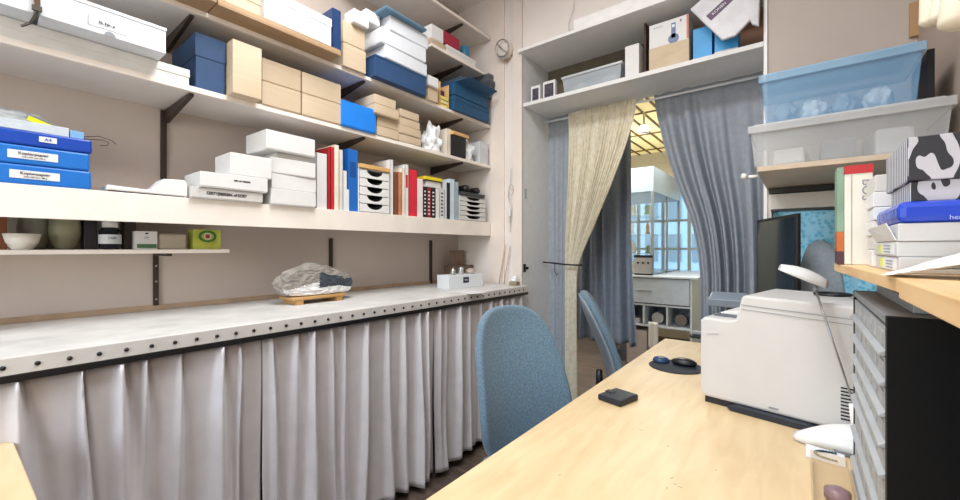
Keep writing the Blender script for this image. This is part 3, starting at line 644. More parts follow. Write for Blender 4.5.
tag(MB().lathe((cc.x, cc.y, top), [(.016, 0), (.02, .01), (.018, .03), (.008, .04), (.006, .05)], 16).build('figurine', STEEL, smooth=True), 'small silver figurine standing on the white box, left one', 'figurine', 'trinkets on the white box')
cc = pq+ux*(L1*.48)+uy*.05
tag(MB().lathe((cc.x, cc.y, top), [(.018, 0), (.022, .006), (.016, .028), (.02, .04), (.01, .05)], 16).build('figurine', mat('silver_mat', 'c5c6c8', .3, .3, 20, .5, metal=.6), smooth=True), 'small silver figurine in the middle on the white box', 'figurine', 'trinkets on the white box')
cc = pq+ux*(L1*.76)+uy*.05
bag(cc.x, cc.y, top, .035, .03, .024, 31, mat('rock_pinkish', 'b3a49a', .8, .2, 40, .6), 'pebble', 'pinkish grey stone on the right of the white box', 'stone', .2)
tag(MB().box(-2.2, -2.1, 2.33, 2.58, ZW, ZW+.14).build('wooden_box', wood('box_brown', '5f4a3c', '7a6250', .6)), 'brown wooden box in the corner behind the white box', 'box')
b = MB(); b.box(-2.18, -2.176, 2.38, 2.56, ZW+.141, ZW+.26); tag(b.build('picture_card', mat('card_brown', '8b7464', .7, .2, 12)), 'brown card standing on the wooden box in the corner', 'card')
b = MB(); q = onz(470, 292, ZW); b.box(q.x-.1, q.x+.1, q.y-.08, q.y+.05, ZW+.0002, ZW+.002, -.2); tag(b.build('paper_sheet', W), 'white paper sheet lying on the worktop in front of the white box', 'paper')
for (a, c, lb) in (((499, 284), (505, 244), 'left'), ((504, 284), (510, 246), 'right')):
    p = ony(*a, YB-.05); q = ony(*c, YB-.026); p.z = ZW+.005
    tag(MB().tube([p, q], .004, 8).build('wooden_stick', wood('stick_wood', 'bda58c', 'd3bca4', .7), smooth=True, bevel=0), f'{lb} of two thin pale sticks leaning on the back wall above the worktop', 'stick', 'leaning sticks')
q = onz(511, 286, ZW)
t = thing('sponge_holder', (q.x, q.y-.03, ZW), 'white knob-like lump on a small olive block at the end of worktop', 'block')
MB().box(q.x-.035, q.x+.025, 2.50, 2.555, ZW, ZW+.028).build('block', mat('olive_block', '8f8468', .7, .15), t)
bag(q.x-.005, 2.527, ZW+.028, .026, .024, .026, 5, CRP, 'lump', '', '', parent=t)
# back wall fittings
p = ony(511, 195, YB-.022)
t = thing('plug_on_string', (p.x, p.y, H+.1), 'white cord with plug hanging on the pale back wall board', 'cord')
b = MB(); pts = [ony(511, 168, YB-.028), ony(510, 185, YB-.028), ony(508, 195, YB-.028), ony(511, 205, YB-.028), ony(510, 232, YB-.028)]; b.tube(pts, .0025, 6); b.build('cord', mat('cord_grey', 'b8b2ac', .6), t, smooth=True)
b = MB(); q = ony(510, 213, YB-.03); b.box(q.x-.014, q.x+.014, q.y-.02, q.y+.0, q.z-.03, q.z+.03); b.build('plug', W, t, bevel=.005)
b = MB(); q = ony(511, 190, YB-.03); b.tube([q+Vector((.02*math.cos(a), 0, .04*math.sin(a))) for a in [2*PI*k/16 for k in range(17)]], .002, 6); b.build('loop', MATS['cord_grey'], t, smooth=True)
q = ony(506, 51, YB-.03)
t = thing('wall_lamp', (q.x, q.y, q.z), 'round white wall lamp on the board high beside the doorway', 'lamp')
MB().lathe((q.x, YB-.075, q.z), [(.045, 0), (.06, .012), (.066, .035), (.06, .062)], 32, 'Y').build('housing', mat('lamp_ivory', 'e0d6cc', .4), t, smooth=True)
b = MB(); b.tube([(q.x+.06*math.cos(a), YB-.085-.01*math.sin(a), q.z+.06*math.sin(a)) for a in [2*PI*k/24 for k in range(25)]], .005, 6); b.tube([(q.x-.045, YB-.08, q.z+.045), (q.x+.0, YB-.1, q.z), (q.x+.045, YB-.08, q.z-.045)], .004, 6); b.build('guard_ring', STEEL, t, smooth=True)
b = MB(); b.prism([(q.x-.02, YB-.03, q.z-.06), (q.x+.02, YB-.03, q.z-.06), (q.x, YB-.03, q.z-.085)], (0, .015, 0)); b.build('mount', KR3, t)
t = thing('door_latch', (XJ+.01, 2.62, H-.08), 'small black latch on the doorway jamb just above worktop height', 'latch')
q = ony(525, 268, YB+.015)
MB().box(XJ+.0065, XJ+.014, YB+.002, YB+.03, q.z-.03, q.z+.03).build('plate', BLK, t); MB().lathe((XJ+.014, YB+.016, q.z), [(.006, 0), (.006, .012), (.012, .016), (.010, .026)], 14, 'X').build('knob', BLK, t, smooth=True)
tag(MB().box(XJ+.0065, XJ+.009, YB+.02, YB+.045, H+.37, H+.45).build('sticker', mat('sticker_teal', '9fb6b8', .5)), 'small grey-green sticker high on the doorway jamb', 'sticker')

# ================================================================ NICHE SHELF
t = thing('niche_shelf', (-.9, YB+.2, SZ), 'grey-white shelf across the top of the doorway', 'shelf')
MB().box(XJ+.007, XN-.009, YB+.004, YN-.013, SZ, SZ+.024).build('board', mat('shelf_grey_white', 'e0e1e3', .6, .03), t)
MB().box(XJ+.007, XN-.009, YB, YB+.004, SZ+.0, SZ+.026).build('front_edge', W, t, bevel=.0005)
NZ = SZ+.0265
def nb(px0, px1, y, top_px, depth, m, name, lb, cat, **k):
    x0, x1 = ony(px0, 248, y).x, ony(px1, 248, y).x; zt = ony(*top_px, y).z
    return carton(name, lb, cat, x0, x1, y, y+depth, NZ, zt, m, **k), x0, x1, zt
xd = ony(645, 30, YB+.12).x
tag(MB().box(xd-.006, xd+.006, YB+.12, YN-.013, NZ, NT-.001).build('niche_divider', mat('divider_brown', '4b332b', .6)), 'dark reddish brown upright divider in the niche above the doorway', 'divider')
tag(MB().box(xd+.007, XN-.009, YN-.02, YN-.0125, NZ, NT-.001).build('backing_board', wood('niche_brown', '9b7358', 'b0886a', .7)), 'orange-brown backing board behind the phone box in the niche', 'board')
for (a, c, tp, lb) in ((531, 540, 87, 'left small white picture block on the niche shelf corner'), (543, 555, 82.5, 'right small white picture block beside the clear plastic box')):
    y = YB+.04; x0, x1 = ony(a, 248, y).x, ony(c, 248, y).x; zt = ony(a, tp, y).z
    t = thing('picture_block', ((x0+x1)/2, y+.02, NZ), lb, 'picture', 'picture blocks'); MB().box(x0, x1, y, y+.03, NZ, zt).build('block', W, t)
    MB().box(x0+.012, x1-.012, y-.0008, y, NZ+.015, zt-.02).build('dark_picture', mat('photo_dark', '4a4552', .5, .6, 40), t, bevel=0)
# clear plastic box
def bin_(name, lb, x0, x1, y0, y1, z0, z1, m, lm, content=None, rot=0):
    t = thing(name, ((x0+x1)/2, (y0+y1)/2, z0), lb, 'storage box'); cx_, cy_ = (x0+x1)/2, (y0+y1)/2; h = z1-z0; ins = .022*min(1, h/.15)
    b = MB()
    def ring(z, i): return [(x0+i, y0+i, z), (x1-i, y0+i, z), (x1-i, y1-i, z), (x0+i, y1-i, z)]
    R = [ring(z0, ins*1.0), ring(z1-.027, ins*.45)]
    vs = R[0]+R[1]; b.add(vs, [(0, 1, 2, 3)]+[(i, (i+1) % 4, 4+(i+1) % 4, 4+i) for i in range(4)])
    M = Matrix.Translation((cx_, cy_, 0)) @ Matrix.Rotation(rot, 4, 'Z') @ Matrix.Translation((-cx_, -cy_, 0))
    b.xf(M); b.build('tub', m, t, bevel=.012, solid=.002)
    b = MB(); hl = .026 if h < .15 else .040; b.box(x0, x1, y0, y1, z1-hl, z1-.008); b.box(x0+.02, x1-.02, y0+.02, y1-.02, z1-.008, z1); b.xf(M); b.build('lid', lm, t, bevel=.008)
    return t
PC = glassy('clear_bin_plastic', 'c9d3da', .42); PCL = glassy('clear_bin_lid', 'd5dade', .72)
y = YB+.03; x0, x1 = ony(561, 248, y).x, ony(622, 248, y).x
bin_('plastic_box', 'clear plastic box with white and blue contents on the niche shelf', x0, x1, y, y+.22, NZ, NZ+.135, PC, PCL)
for i, (fx, m, h, lb) in enumerate(((.12, W, .06, 'white packet inside the clear niche box, left'), (.35, mat('packet_blue', '5fa0d0', .5), .045, 'light blue packet inside the clear niche box'), (.6, W2, .07, 'pale packet inside the clear niche box, right of blue one'))):
    tag(MB().box(x0+.03+fx*.42, x0+.03+fx*.42+.09, y+.05, y+.17, NZ+.004, NZ+.004+h, .1*(i-1)).build('packet', m), lb, 'packet', 'packets in the clear niche box')
nb(625, 639, YB+.05, (625, 47), .12, W, 'white_box', 'narrow upright white box on the niche shelf left of the divider', 'box', flap=True)
t, x0, x1, zt = nb(649, 689, YB+.02, (649, 49.5), .13, KR2, 'carton', 'cream carton under the telephone box on the niche shelf', 'box')
t = thing('telephone_box', ((x0+x1)/2, YB+.1, zt+.001), 'white box with a cordless telephone picture on the niche shelf', 'box')
zz = ony(649, 26, YB+.02).z
MB().box(x0-.0, x1-.003, YB+.025, YB+.14, zt+.001, zz).build('carton', W, t)
b = MB(); b.box(x1-.014, x1-.0035, YB+.0245, YB+.025, zt+.004, zz-.003); b.build('orange_edge', mat('print_orange', 'd8784a', .5), t, bevel=0)
mx_ = x0+(x1-x0)*.62; PB = mat('phone_blue', '5c6f96', .4)
b = MB(); b.box(mx_-.012, mx_+.012, YB+.0235, YB+.025, zt+.03, zz-.025); b.lathe((mx_, YB+.0235, zt+.026), [(.03, 0), (.03, .0015)], 20, 'Y'); b.build('phone_picture', PB, t, bevel=0)
b = MB(); b.box(mx_-.008, mx_+.008, YB+.0228, YB+.0235, zz-.052, zz-.035); b.build('phone_screen', mat('screen_pale', 'cdd8e8', .4), t, bevel=0)
text('8', .022, (x1-.045, YB+.0235, zz-.025), (1, 0, 0), (0, 0, 1), INK, t, 'round_mark')
text('TELEPHONE', .010, (x0+.05, YB+.0242, zz-.025), (1, 0, 0), (0, 0, 1), GREY, t)
CY_ = mat('box_sky_blue', '3f9fdc', .45, .12, 12)
nb(693, 712, YB+.05, (693, 30), .13, CY_, 'blue_box', 'sky blue box left of the pale bag on the niche shelf', 'box', flap=True)
t, x0, x1, zt = nb(714.5, 738, YB+.045, (714, 28), .13, CY_, 'blue_box', 'sky blue box with white base band under the pale bag', 'box', flap=True)
MB().box(x0, x1, YB+.044, YB+.045, NZ, NZ+.025).build('white_band', W, t, bevel=0)
# pale bag hanging over
pts = [(690, 9), (700, 0), (708, -14), (760, -14), (759, 26), (752, 24), (750, 20), (736, 35), (722, 40), (718, 36), (705, 24)]
t = thing('carrier_bag', tuple(ony(725, 10, YB-.01)), 'pale grey bag with a purple label hanging at the niche corner', 'bag')
b = MB(); yb0 = YB-.060
P3 = [ony(a, c, yb0) for a, c in pts]
b.prism(P3, (0, .022, 0)); b.build('film', mat('bag_grey_film', 'cdccd0', .35, .12, 12, .9, bscale=9), t, bevel=.006)
h1 = ony(712, -13, yb0+.011); h2 = ony(752, -13, yb0+.011); hm = ony(730, -60, YB-.012)
MB().tube([h1, hm, h2], .004, 8).build('handle', MATS['bag_grey_film'], t, smooth=True)
MB().tube([hm+Vector((0, .0115, -.004)), hm+Vector((0, -.01, -.004))], .004, 8).build('nail', STEEL, t, smooth=True)
q = [ony(a, c, yb0-.002) for a, c in ((706, 16), (711, 20.5), (733, 0), (728, -4))]
MB().prism(q, (0, .0015, 0)).build('purple_label', mat('label_purple', '5e4a62', .5), t, bevel=0)
text('KONEN', .022, ony(719, 8.5, yb0-.0025), ony(733, -3, yb0)-ony(709, 18, yb0), (0, 0, 1), W, t)
# light fixture on ledge
t = thing('strip_light', (-1.1, YB-.03, NT+.022), 'long white strip light lying on the ledge above the niche', 'lamp')
xa, xb = ony(575, 22, YB-.02).x, -.55
MB().box(xa, xb, YB-.045, YB+.0-.002, NT+.0225, NT+.09).build('housing', mat('fixture_white', 'f2f2f0', .4), t, bevel=.004)
b = MB(); b.tube([(xa+.002, YB-.02, NT+.05), (xa-.04, YB-.02, NT+.03), (xa-.05, YB-.02, NT+.10), (xa-.01, YB-.02, NT+.18), (xa-.015, YB-.01, NT+.3), (xa-.01, YB-.01, ZC-.01)], .003, 6); b.build('cord', W, t, smooth=True)
# curtain rod
RY = 2.93
t = MB().tube([(XJ+.0075, RY-.03, H+1.012), (XN-.0085, RY-.03, H+1.012)], .008, 12).build('curtain_rod', mat('rod_white', 'dfe3e6', .3), None, smooth=True); tag(t, 'thin white curtain rod under the niche shelf across the doorway', 'rod')

def curtain(name, rows, nf, amp, m, label, solid=.002, seed=0, group=None, nv=50, res=12, pin=.35):
    rnd = random.Random(seed); js = [rnd.uniform(-1.1, 1.1) for _ in range(nf+2)]; am = [rnd.uniform(.25, 1.35) for _ in range(nf+2)]
    rows = sorted(rows, key=lambda r: -r[0]); zt, zb = rows[0][0], rows[-1][0]
    def ev(z):
        for i in range(len(rows)-1):
            a, c = rows[i], rows[i+1]
            if c[0] <= z <= a[0]:
                k = (a[0]-z)/(a[0]-c[0]+1e-9)
                # catmull
                p0 = rows[max(0, i-1)]; p3 = rows[min(len(rows)-1, i+2)]
                out = []
                for j in range(1, 5):
                    m1 = (c[j]-p0[j])/2; m2 = (p3[j]-a[j])/2
                    out.append((2*k**3-3*k*k+1)*a[j]+(k**3-2*k*k+k)*m1+(-2*k**3+3*k*k)*c[j]+(k**3-k*k)*m2)
                return out
        return list(rows[-1][1:])
    def fn(u, v):
        z = zt+(zb-zt)*v; x0, x1, y, s = ev(z)
        k = u*nf; i = int(k); fr = k-i; j = js[i]*(1-fr)+js[min(i+1, nf)]*fr; a = am[i]*(1-fr)+am[min(i+1, nf)]*fr
        o = amp*s*a*(pin+(1-pin)*min(1, v*3))*math.sin(2*PI*k+j*1.5+v*1.2*math.sin(i*2.1))+amp*.3*s*math.sin(5.3*k+v*5)
        return Vector((x0+(x1-x0)*u, y+o, z+.004*math.sin(2*PI*k)*(v > .98)))
    o = MB().grid(fn, nf*res, nv).build(name, m, None, smooth=True, solid=solid, recalc=False)
    return tag(o, label, 'curtain', group)
GB = sheer('grey_blue_curtain', 'a6adb9', 'aeb5bf', .3); GB2 = sheer('dark_grey_blue_curtain', '8b95a6', '939dad', .2); GB3 = sheer('pale_grey_blue_curtain', '9aa2ac', 'a2aab4', .1)
CRC = sheer('cream_string_fabric', 'ece5d0', 'f8f3e4', .35)
ZT = H+1.058
curtain('door_curtain', [(ZT-.003, -.79, -.17, RY+.02, .55), (H+.95, -.775, -.168, RY+.02, .55), (H+.85, -.755, -.165, RY+.02, .9), (H+.52, -.672, -.165, RY+.01, 1), (H+.15, -.548, -.165, RY, 1), (H-.2, -.50, -.165, RY, 1), (.03, -.52, -.165, RY, 1)], 6, .048, GB, 'long grey-blue curtain on the right of the doorway, swept aside at top', seed=3)
curtain('door_curtain', [(ZT, -1.615, -1.36, RY+.03, 1), (H-.1, -1.61, -1.37, RY+.03, 1), (.03, -1.61, -1.37, RY+.03, 1)], 3, .012, GB3, 'narrow grey-blue curtain at the left jamb behind the cream curtain', seed=4)
curtain('string_curtain', [(H+1.035, -1.40, -.885, RY-.055, 1), (H+.85, -1.40, -.925, RY-.045, 1), (H+.5, -1.41, -1.05, RY-.045, 1), (H+.15, -1.425, -1.20, RY-.045, .9), (H-.12, -1.43, -1.315, RY-.045, .6), (H-.3, -1.43, -1.335, RY-.045, .7), (.06, -1.43, -1.33, RY-.045, .8)], 22, .011, CRC, 'cream lace string curtain gathered to the left by a dark tie', seed=6, res=8)
b = MB(); z = H-.125; b.tube([(XJ+.007, RY-.02, z+.01), (-1.5, RY-.075, z+.006), (-1.43, RY-.085, z), (-1.31, RY-.085, z-.004), (-1.29, RY-.05, z-.004), (-1.31, RY-.02, z)], .006, 8)
b.tube([(-1.5, RY-.08, z), (-1.5, RY-.085, z-.05), (-1.48, RY-.085, z-.09), (-1.47, RY-.085, z-.07)], .003, 6)
tag(b.build('curtain_tie', BLK, smooth=True, bevel=0), 'thin dark tie holding the cream curtain to the jamb', 'tie')
curtain('inner_curtain', [(H+1.2, -1.62, -1.10, 3.4, .8), (H+.5, -1.60, -1.085, 3.4, 1), (H-.3, -1.60, -1.065, 3.4, 1), (H-.80, -1.62, -1.04, 3.4, 1.1)], 5, .055, GB2, 'dark blue-grey curtain hanging further in behind the cream curtain', seed=9)
tag(MB().tube([(-2.0, 3.4, H+1.205), (-1.0, 3.4, H+1.205)], .01, 10).build('curtain_rod', MATS['rod_white'], smooth=True), 'rod carrying the dark inner curtain beyond the doorway', 'rod')
# curtain at the right window
PAT = sheer('teal_sheer', 'a6dbe2', 'dff4f7', .8, 1)
curtain('window_curtain', [(H+.19, -.11, .39, YB+.03, 1), (H-.5, -.11, .39, YB+.03, 1)], 5, .006, PAT, 'teal patterned sheer curtain at the window behind the monitor', seed=2, solid=.001)

# ================================================================ RIGHT SHELF, PELMET AND BINS
YS = 1.98; ZA = H+.307
CRB = mat('shelf_cream', 'cdbfae', .6, .05, 5, .1)
t = thing('bin_shelf', (.13, 2.3, ZA), 'cream shelf with plastic bins in front of the window', 'shelf')
x0 = ony(757, 172, YS).x
MB().box(x0, XR-.001, YS, YB-.001, ZA, ZA+.018).build('board', CRB, t)
MB().box(x0, XR-.001, YS-.004, YS, ZA-.0, ZA+.02).build('front_edge', mat('edge_tan', 'c4b29d', .6), t)
MB().box(x0+.01, XR-.001, YB-.03, YB-.002, ZA-.028, ZA-.001).build('gap_shade_strip', BLK, t)  # black strip draws the shade in the gap at the shelf's back edge
t = thing('blind_box', (.13, YB-.03, H+.185), 'white pelmet above the teal curtain behind the monitor', 'pelmet')
MB().box(-.115, XR-.001, YB-.06, YB-.002, H+.196, H+.272).build('box', mat('pelmet_white', 'd6d3cd', .5), t)
MB().box(-.115, XR-.001, YB-.062, YB-.002, H+.184, H+.195).build('dark_strip', BLK, t)
b = MB(); q = ony(752, 175, YS+.03); b.tube([(x0-.04, YS+.05, ZA+.0-.01), (x0-.0, YS+.05, ZA-.01)], .007, 8); b.tube([(x0-.04, YS+.05, ZA-.01), (x0-.055, YS+.04, ZA-.004)], .012, 8)
tag(b.build('wall_hook', W, smooth=True, bevel=0), 'small white peg at the left end of the bin shelf', 'hook')
bin_('storage_bin', 'wide cloudy white plastic bin lying on the cream shelf, lower of two', x0-.03, XR-.012, YS-.02, YS+.36, ZA+.0205, ZA+.192, glassy('cloudy_bin_plastic', 'd0d3d5', .28, .3), glassy('cloudy_bin_lid', 'd6d8da', .5, .3))
bin_('storage_bin', 'blue tinted plastic bin with white things inside, stacked on top', x0+.005, .335, YS+.0, YS+.34, ZA+.195, ZA+.395, glassy('blue_bin_plastic', '7fb0d8', .28, .3), glassy('blue_bin_lid', '98c0de', .5, .3))
rn = random.Random(5)
for i in range(4):
    xx = x0+.09+i*.09; bag(xx, YS+.10, ZA+.199, .04, .05, .05, 40+i, CRP if i % 2 else mat('grey_cloth', 'aab0b8', .8, .1), 'wrapped_bundle', ['grey wrapped bundle at the left inside the blue bin', 'white wrapped bundle second from left inside the blue bin', 'grey wrapped bundle second from right inside the blue bin', 'white wrapped bundle at the right inside the blue bin'][i], 'bundle')
for i in range(3):
    xx = x0+.11+i*.14; b = MB(); b.box(xx-.05, xx+.05, YS+.05, YS+.25, ZA+.026, ZA+.09+.015*i, .1*(i-1)); tag(b.build('packet', [W, mat('dark_packet', '7c7f84', .6), W2][i], bevel=.01), ['white packet at the left inside the cloudy bin', 'dark grey packet in the middle of the cloudy bin', 'pale packet at the right inside the cloudy bin'][i], 'packet')
tag(MB().box(.342, .36, YS+.05, YS+.3, ZA+.195, ZA+.37).build('dark_gap_slab', BLK), 'black slab standing in for the dark gap between the blue bin and the wall', 'case')  # black slab draws the shade of the gap beside the bin
# cream rolls at the top right
ZR = H+.68
t = tag(MB().box(.30, XR-.001, 1.40, 2.30, ZR+.14, ZR+.16).build('wall_shelf', SHELF), 'small upper shelf on the right wall with cream rolls in front', 'shelf') if False else None
RM = mat('roll_cream', 'e8e0cc', .6, .06, 6, .2)
for i, (a, c, r, lb) in enumerate((((931, 25), (934, -30), .022, 'leftmost cream roll hanging at the top right'), ((943, 22), (958, -30), .026, 'middle cream roll hanging slanted at the top right'), ((958, 27), (966, -30), .03, 'rightmost cream roll hanging at the top right edge'))):
    p = ony(*a, 1.50-.13*i); q = ony(*c, 1.52-.13*i)
    d = (q-p).normalized(); q = p+d*((2.28-p.z)/d.z)
    o = MB().tube([p, p+d*.01, p+d*.15, q], [r*.6, r, r*1.1, r*1.1], 20).build('paper_roll', RM, smooth=True, bevel=0); tag(o, lb, 'roll', 'cream rolls at the top right')
tag(MB().box(.20, XR-.001, 1.15, 1.65, 2.29, 2.36).build('roll_rack', KR3), 'brown rack above the cream rolls on the right wall', 'rack')
q = ony(916, 20, 2.585); tag(MB().box(q.x-.02, q.x+.012, 2.58, YB-.001, q.z-.07, q.z+.08).build('wooden_block', wood('block_tan', 'a9845c', 'b9956c', .7)), 'tan wooden block high on the wall corner above the blue bin', 'block')

# ================================================================ DESK
ZD = .77
DM = wood('desk_maple', 'd3b88d', 'e0c89f', .42, 5, (6, 1, 1))
t = thing('desk', (-.1, 1.1, 0), 'long maple topped desk running along the right wall', 'desk')
MB().box(-.62, XR-.004, -.35, 2.545, ZD-.03, ZD).build('top', DM, t, bevel=.003)
b = MB(); b.box(-.6205, -.62, -.35, 2.545, ZD-.03, ZD-.001); 
for (x, y) in ((-.57, -.3), (-.57, .75), (-.27, 2.49), (.36, -.3), (.36, 2.49)):
    MB().box(x-.025, x+.025, y-.025, y+.025, 0.001, ZD-.031).build('leg', GREY, t)
MB().box(-.24, .33, 2.46, 2.48, ZD-.11, ZD-.031).build('rail', GREY, t)
b = MB()
rs = random.Random(2)
for (a, c) in ((641, 430), (716, 470), (668, 446), (672, 478), (667, 488), (675, 484), (560, 475), (680, 487)):
    p = onz(a, c, ZD+.0002); l = rs.uniform(.002, .006); an = rs.uniform(0, 3)
    b.box(p.x-l, p.x+l, p.y-.0007, p.y+.0007, ZD+.0001, ZD+.0003, an)
b.build('scratch_marks', mat('scratch_brown', '8c7350', .7), t, bevel=0)
# table corner near the camera (bottom left)
a, c_, d_ = onz(0, 440, .80), onz(13, 440, .80), onz(38, 500, .80)
dd = (d_-c_); dd.z = 0; dd.normalize(); nn = Vector((-dd.y, dd.x, 0))
l0 = a-c_; l0.z = 0; l0.normalize()
t = thing('side_table', (c_.x-.2, c_.y-.2, 0), 'light wooden table corner at the bottom left, before the silver curtain', 'table')
P0 = c_; P1 = c_+dd*.55; P2 = P1+l0*.45; P3_ = c_+l0*.45
MB().prism([Vector((p.x, p.y, .775)) for p in (P0, P1, P2, P3_)], (0, 0, .025)).build('top', wood('side_table_wood', 'd6bd92', 'e4cfa8', .4, 4, (1, 5, 1)), t, bevel=.003)
for p in (P0+dd*.04+l0*.04, P1-dd*.04+l0*.04, P2-dd*.04-l0*.04, P3_+dd*.04-l0*.04):
    MB().box(p.x-.018, p.x+.018, p.y-.018, p.y+.018, .001, .774).build('leg', GREY, t)

# ---- chairs
CB = mat('chair_blue_fabric', '627b8c', .9, .26, 150, .4, sheen=.3, bscale=300)
def chair(bx, by, ang, lean, zt, label, w=.225, hh=.27):
    """bx,by: seat centre; ang: facing angle"""
    t = thing('office_chair', (bx, by, 0), label, 'chair', 'blue chairs at the desk')
    M = Matrix.Translation((bx, by, 0)) @ Matrix.Rotation(ang, 4, 'Z')
    zs = .47
    def back(u, v):
        U = (u-.5)*2; V = (v-.5)*2
        # square to rounded rectangle, narrower at the top
        e = 3.2
        r = max(abs(U), abs(V), 1e-6); th_ = (abs(U)**e+abs(V)**e)**(1/e); k = r/th_ if th_ > 1e-6 else 1
        U2, V2 = U*k, V*k
        ww = w*(1-.13*V2)
        y = U2*ww; z = zs-.01+hh*(V2+1)*1.0
        x = -.20-lean*(z-zs)+.06*(U2*U2)+.02*math.sin((V2+1)*PI*.8)
        return Vector((x, y, z))
    b = MB().grid(back, 26, 26); b.xf(M); b.build('backrest', CB, t, smooth=True, solid=.035, subsurf=1, recalc=False)
    b = MB().grid(lambda u, v: (lambda p: Vector((p.x-.026, p.y*1.0, p.z)))(back(.03+.94*u, .03+.94*v)), 20, 20); b.xf(M); b.build('back_shell', mat('chair_shell_grey', '8d99a5', .4), t, smooth=True, solid=.006, recalc=False)
    def seat(u, v):
        U = (u-.5)*2; V = (v-.5)*2; e = 4; r = max(abs(U), abs(V), 1e-6); th_ = (abs(U)**e+abs(V)**e)**(1/e); k = r/max(th_, 1e-6)
        U, V = U*k, V*k; return Vector((U*.235, V*.235, zs-.02*(U**4)+.01*(abs(V)**3)))
    b = MB().grid(seat, 20, 20); b.xf(M); b.build('seat', CB, t, smooth=True, solid=.055, subsurf=1, recalc=False)
    b = MB(); b.tube([(-.1, 0, zs-.06), (-.27, 0, zs-.05), (-.275, 0, zs+.03), (-.275, 0, zs+.12)], [.02, .022, .022, .018], 10); b.xf(M); b.build('back_support', BLK, t, smooth=True)
    b = MB(); b.tube([(0, 0, .09), (0, 0, .25), (0, 0, .26), (0, 0, zs-.04)], [.03, .03, .018, .018], 14); b.box(-.1, .1, -.08, .08, zs-.06, zs-.03); b.xf(M); b.build('gas_column', BLK, t)
    for k in range(5):
        a = 2*PI*k/5+.3; d = Vector((math.cos(a), math.sin(a), 0))
        b = MB(); b.tube([Vector((0, 0, .10))+d*.02, Vector((0, 0, .075))+d*.27], [.022, .014], 8); b.xf(M); lg = b.build('star_leg', BLK, t, smooth=True)
        n = Vector((-d.y, d.x, 0)); b = MB(); c = Vector((0, 0, .027))+d*.27; b.tube([c-n*.018, c+n*.018], .026, 16); b.xf(M); b.build('caster', BLK, lg, smooth=True)
    return t
chair(-.70, 1.34, math.radians(-22), .20, 1.0, 'nearer blue fabric office chair with rounded back, beside the phone wallet', w=.215, hh=.295)
chair(-.665, 2.40, math.radians(24), .26, 1.0, 'farther blue fabric office chair seen from the side before the doorway curtains', w=.20, hh=.295)
# ---- wallet
q = onz(618, 400, ZD); t = thing('phone_wallet', (q.x, q.y, ZD), 'small black leather wallet lying on the desk', 'wallet')
LE = mat('leather_black', '20252e', .45, .12, 40, .3)
MB().box(q.x-.045, q.x+.045, q.y-.055, q.y+.055, ZD+.0003, ZD+.021, -.25).build('cover', LE, t, bevel=.005)
MB().box(q.x-.045, q.x-.015, q.y-.012, q.y+.012, ZD+.0205, ZD+.0235, -.25, pivot=(q.x, q.y, ZD)).build('clasp_strap', LE, t, bevel=.001)
# ---- mouse pad & mouse
q = onz(676, 367, ZD); t = thing('mouse_pad', (q.x, q.y, ZD), 'dark mouse pad with a blue gel wrist rest on the desk', 'mouse pad')
MB().lathe((q.x, q.y, ZD+.0003), [(.11, 0), (.112, .002), (.11, .004)], 36).build('pad', mat('pad_dark', '1c2330', .7), t, bevel=0)
p = onz(661, 360, ZD+.01)
bm_ = MB(); bm_.lathe((p.x, p.y, ZD+.0045), [(.034, 0), (.036, .006), (.03, .016), (.016, .021), (.003, .022)], 24); bm_.build('wrist_rest', mat('gel_blue', '2b4468', .35), t, smooth=True)
q = onz(684, 366, ZD)
o = bag(q.x, q.y, ZD+.0045, .052, .03, .02, 2, BLK, 'computer_mouse', 'black computer mouse on the dark mouse pad', 'mouse', .03)
q = onz(696, 338, ZD)
t = thing('stapler', (q.x, q.y, ZD), 'black and grey stapler behind the mouse pad, left of the printer', 'stapler')
MB().box(q.x-.03, q.x+.12, q.y-.02, q.y+.03, ZD+.0003, ZD+.018).build('base', BLK, t, bevel=.004); MB().box(q.x-.02, q.x+.12, q.y-.015, q.y+.025, ZD+.025, ZD+.045, 0, ('Y', -.06)).build('arm', GREY, t, bevel=.006); MB().box(q.x+.08, q.x+.11, q.y-.012, q.y+.02, ZD+.017, ZD+.03).build('hinge', BLK, t)

# ---- printer: long side faces the camera, output end towards the door side
ang = .0
a = onz(700, 401, ZD); c_ = onz(800, 428, ZD)
ux = (c_-a); ux.z = 0; ux.normalize(); uy = Vector((-ux.y, ux.x, 0))
def PP(s, z, d=0): return a+ux*s+uy*d+Vector((0, 0, z))
PR = mat('printer_white', 'cdcbc9', .4, .015)
Lp = .46; hL = .292; hR = .378
t = thing('laser_printer', tuple(PP(.2, 0, .17)), 'large white laser printer standing on the desk', 'printer')
prof = [(0.006, .022), (0, .05), (0, hL-.012), (.012, hL), (.098, hL), (.108, hL+.006), (.113, hL+.02), (.124, hR-.012), (.130, hR-.003), (.14, hR), (Lp-.02, hR-.008), (Lp, hR-.02), (Lp, .022)]
b = MB(); b.prism([PP(s, z) for s, z in prof], uy*.34); b.build('housing', PR, t, bevel=.008)
b = MB(); b.prism([PP(s, z, -.002) for s, z in ((.125, hR-.030), (Lp-.004, hR-.045), (Lp-.004, hR-.047), (.125, hR-.032))], uy*.001)
b.prism([PP(s, z, -.002) for s, z in ((.125, hL+.042), (Lp-.004, hL+.025), (Lp-.004, hL+.0235), (.125, hL+.0405))], uy*.001); b.prism([PP(s, z, -.002) for s, z in ((.02, hL-.055), (.06, hL-.05), (.06, hL-.0515), (.02, hL-.0565))], uy*.001)
b.build('panel_seam', GREY, t, bevel=0)
b = MB(); b.prism([PP(s, z, .01) for s, z in ((.012, .0003), (.012, .023), (Lp-.01, .023), (Lp-.01, .0003))], uy*.32); b.build('base', mat('base_dark', '23262d', .5), t, bevel=.002)
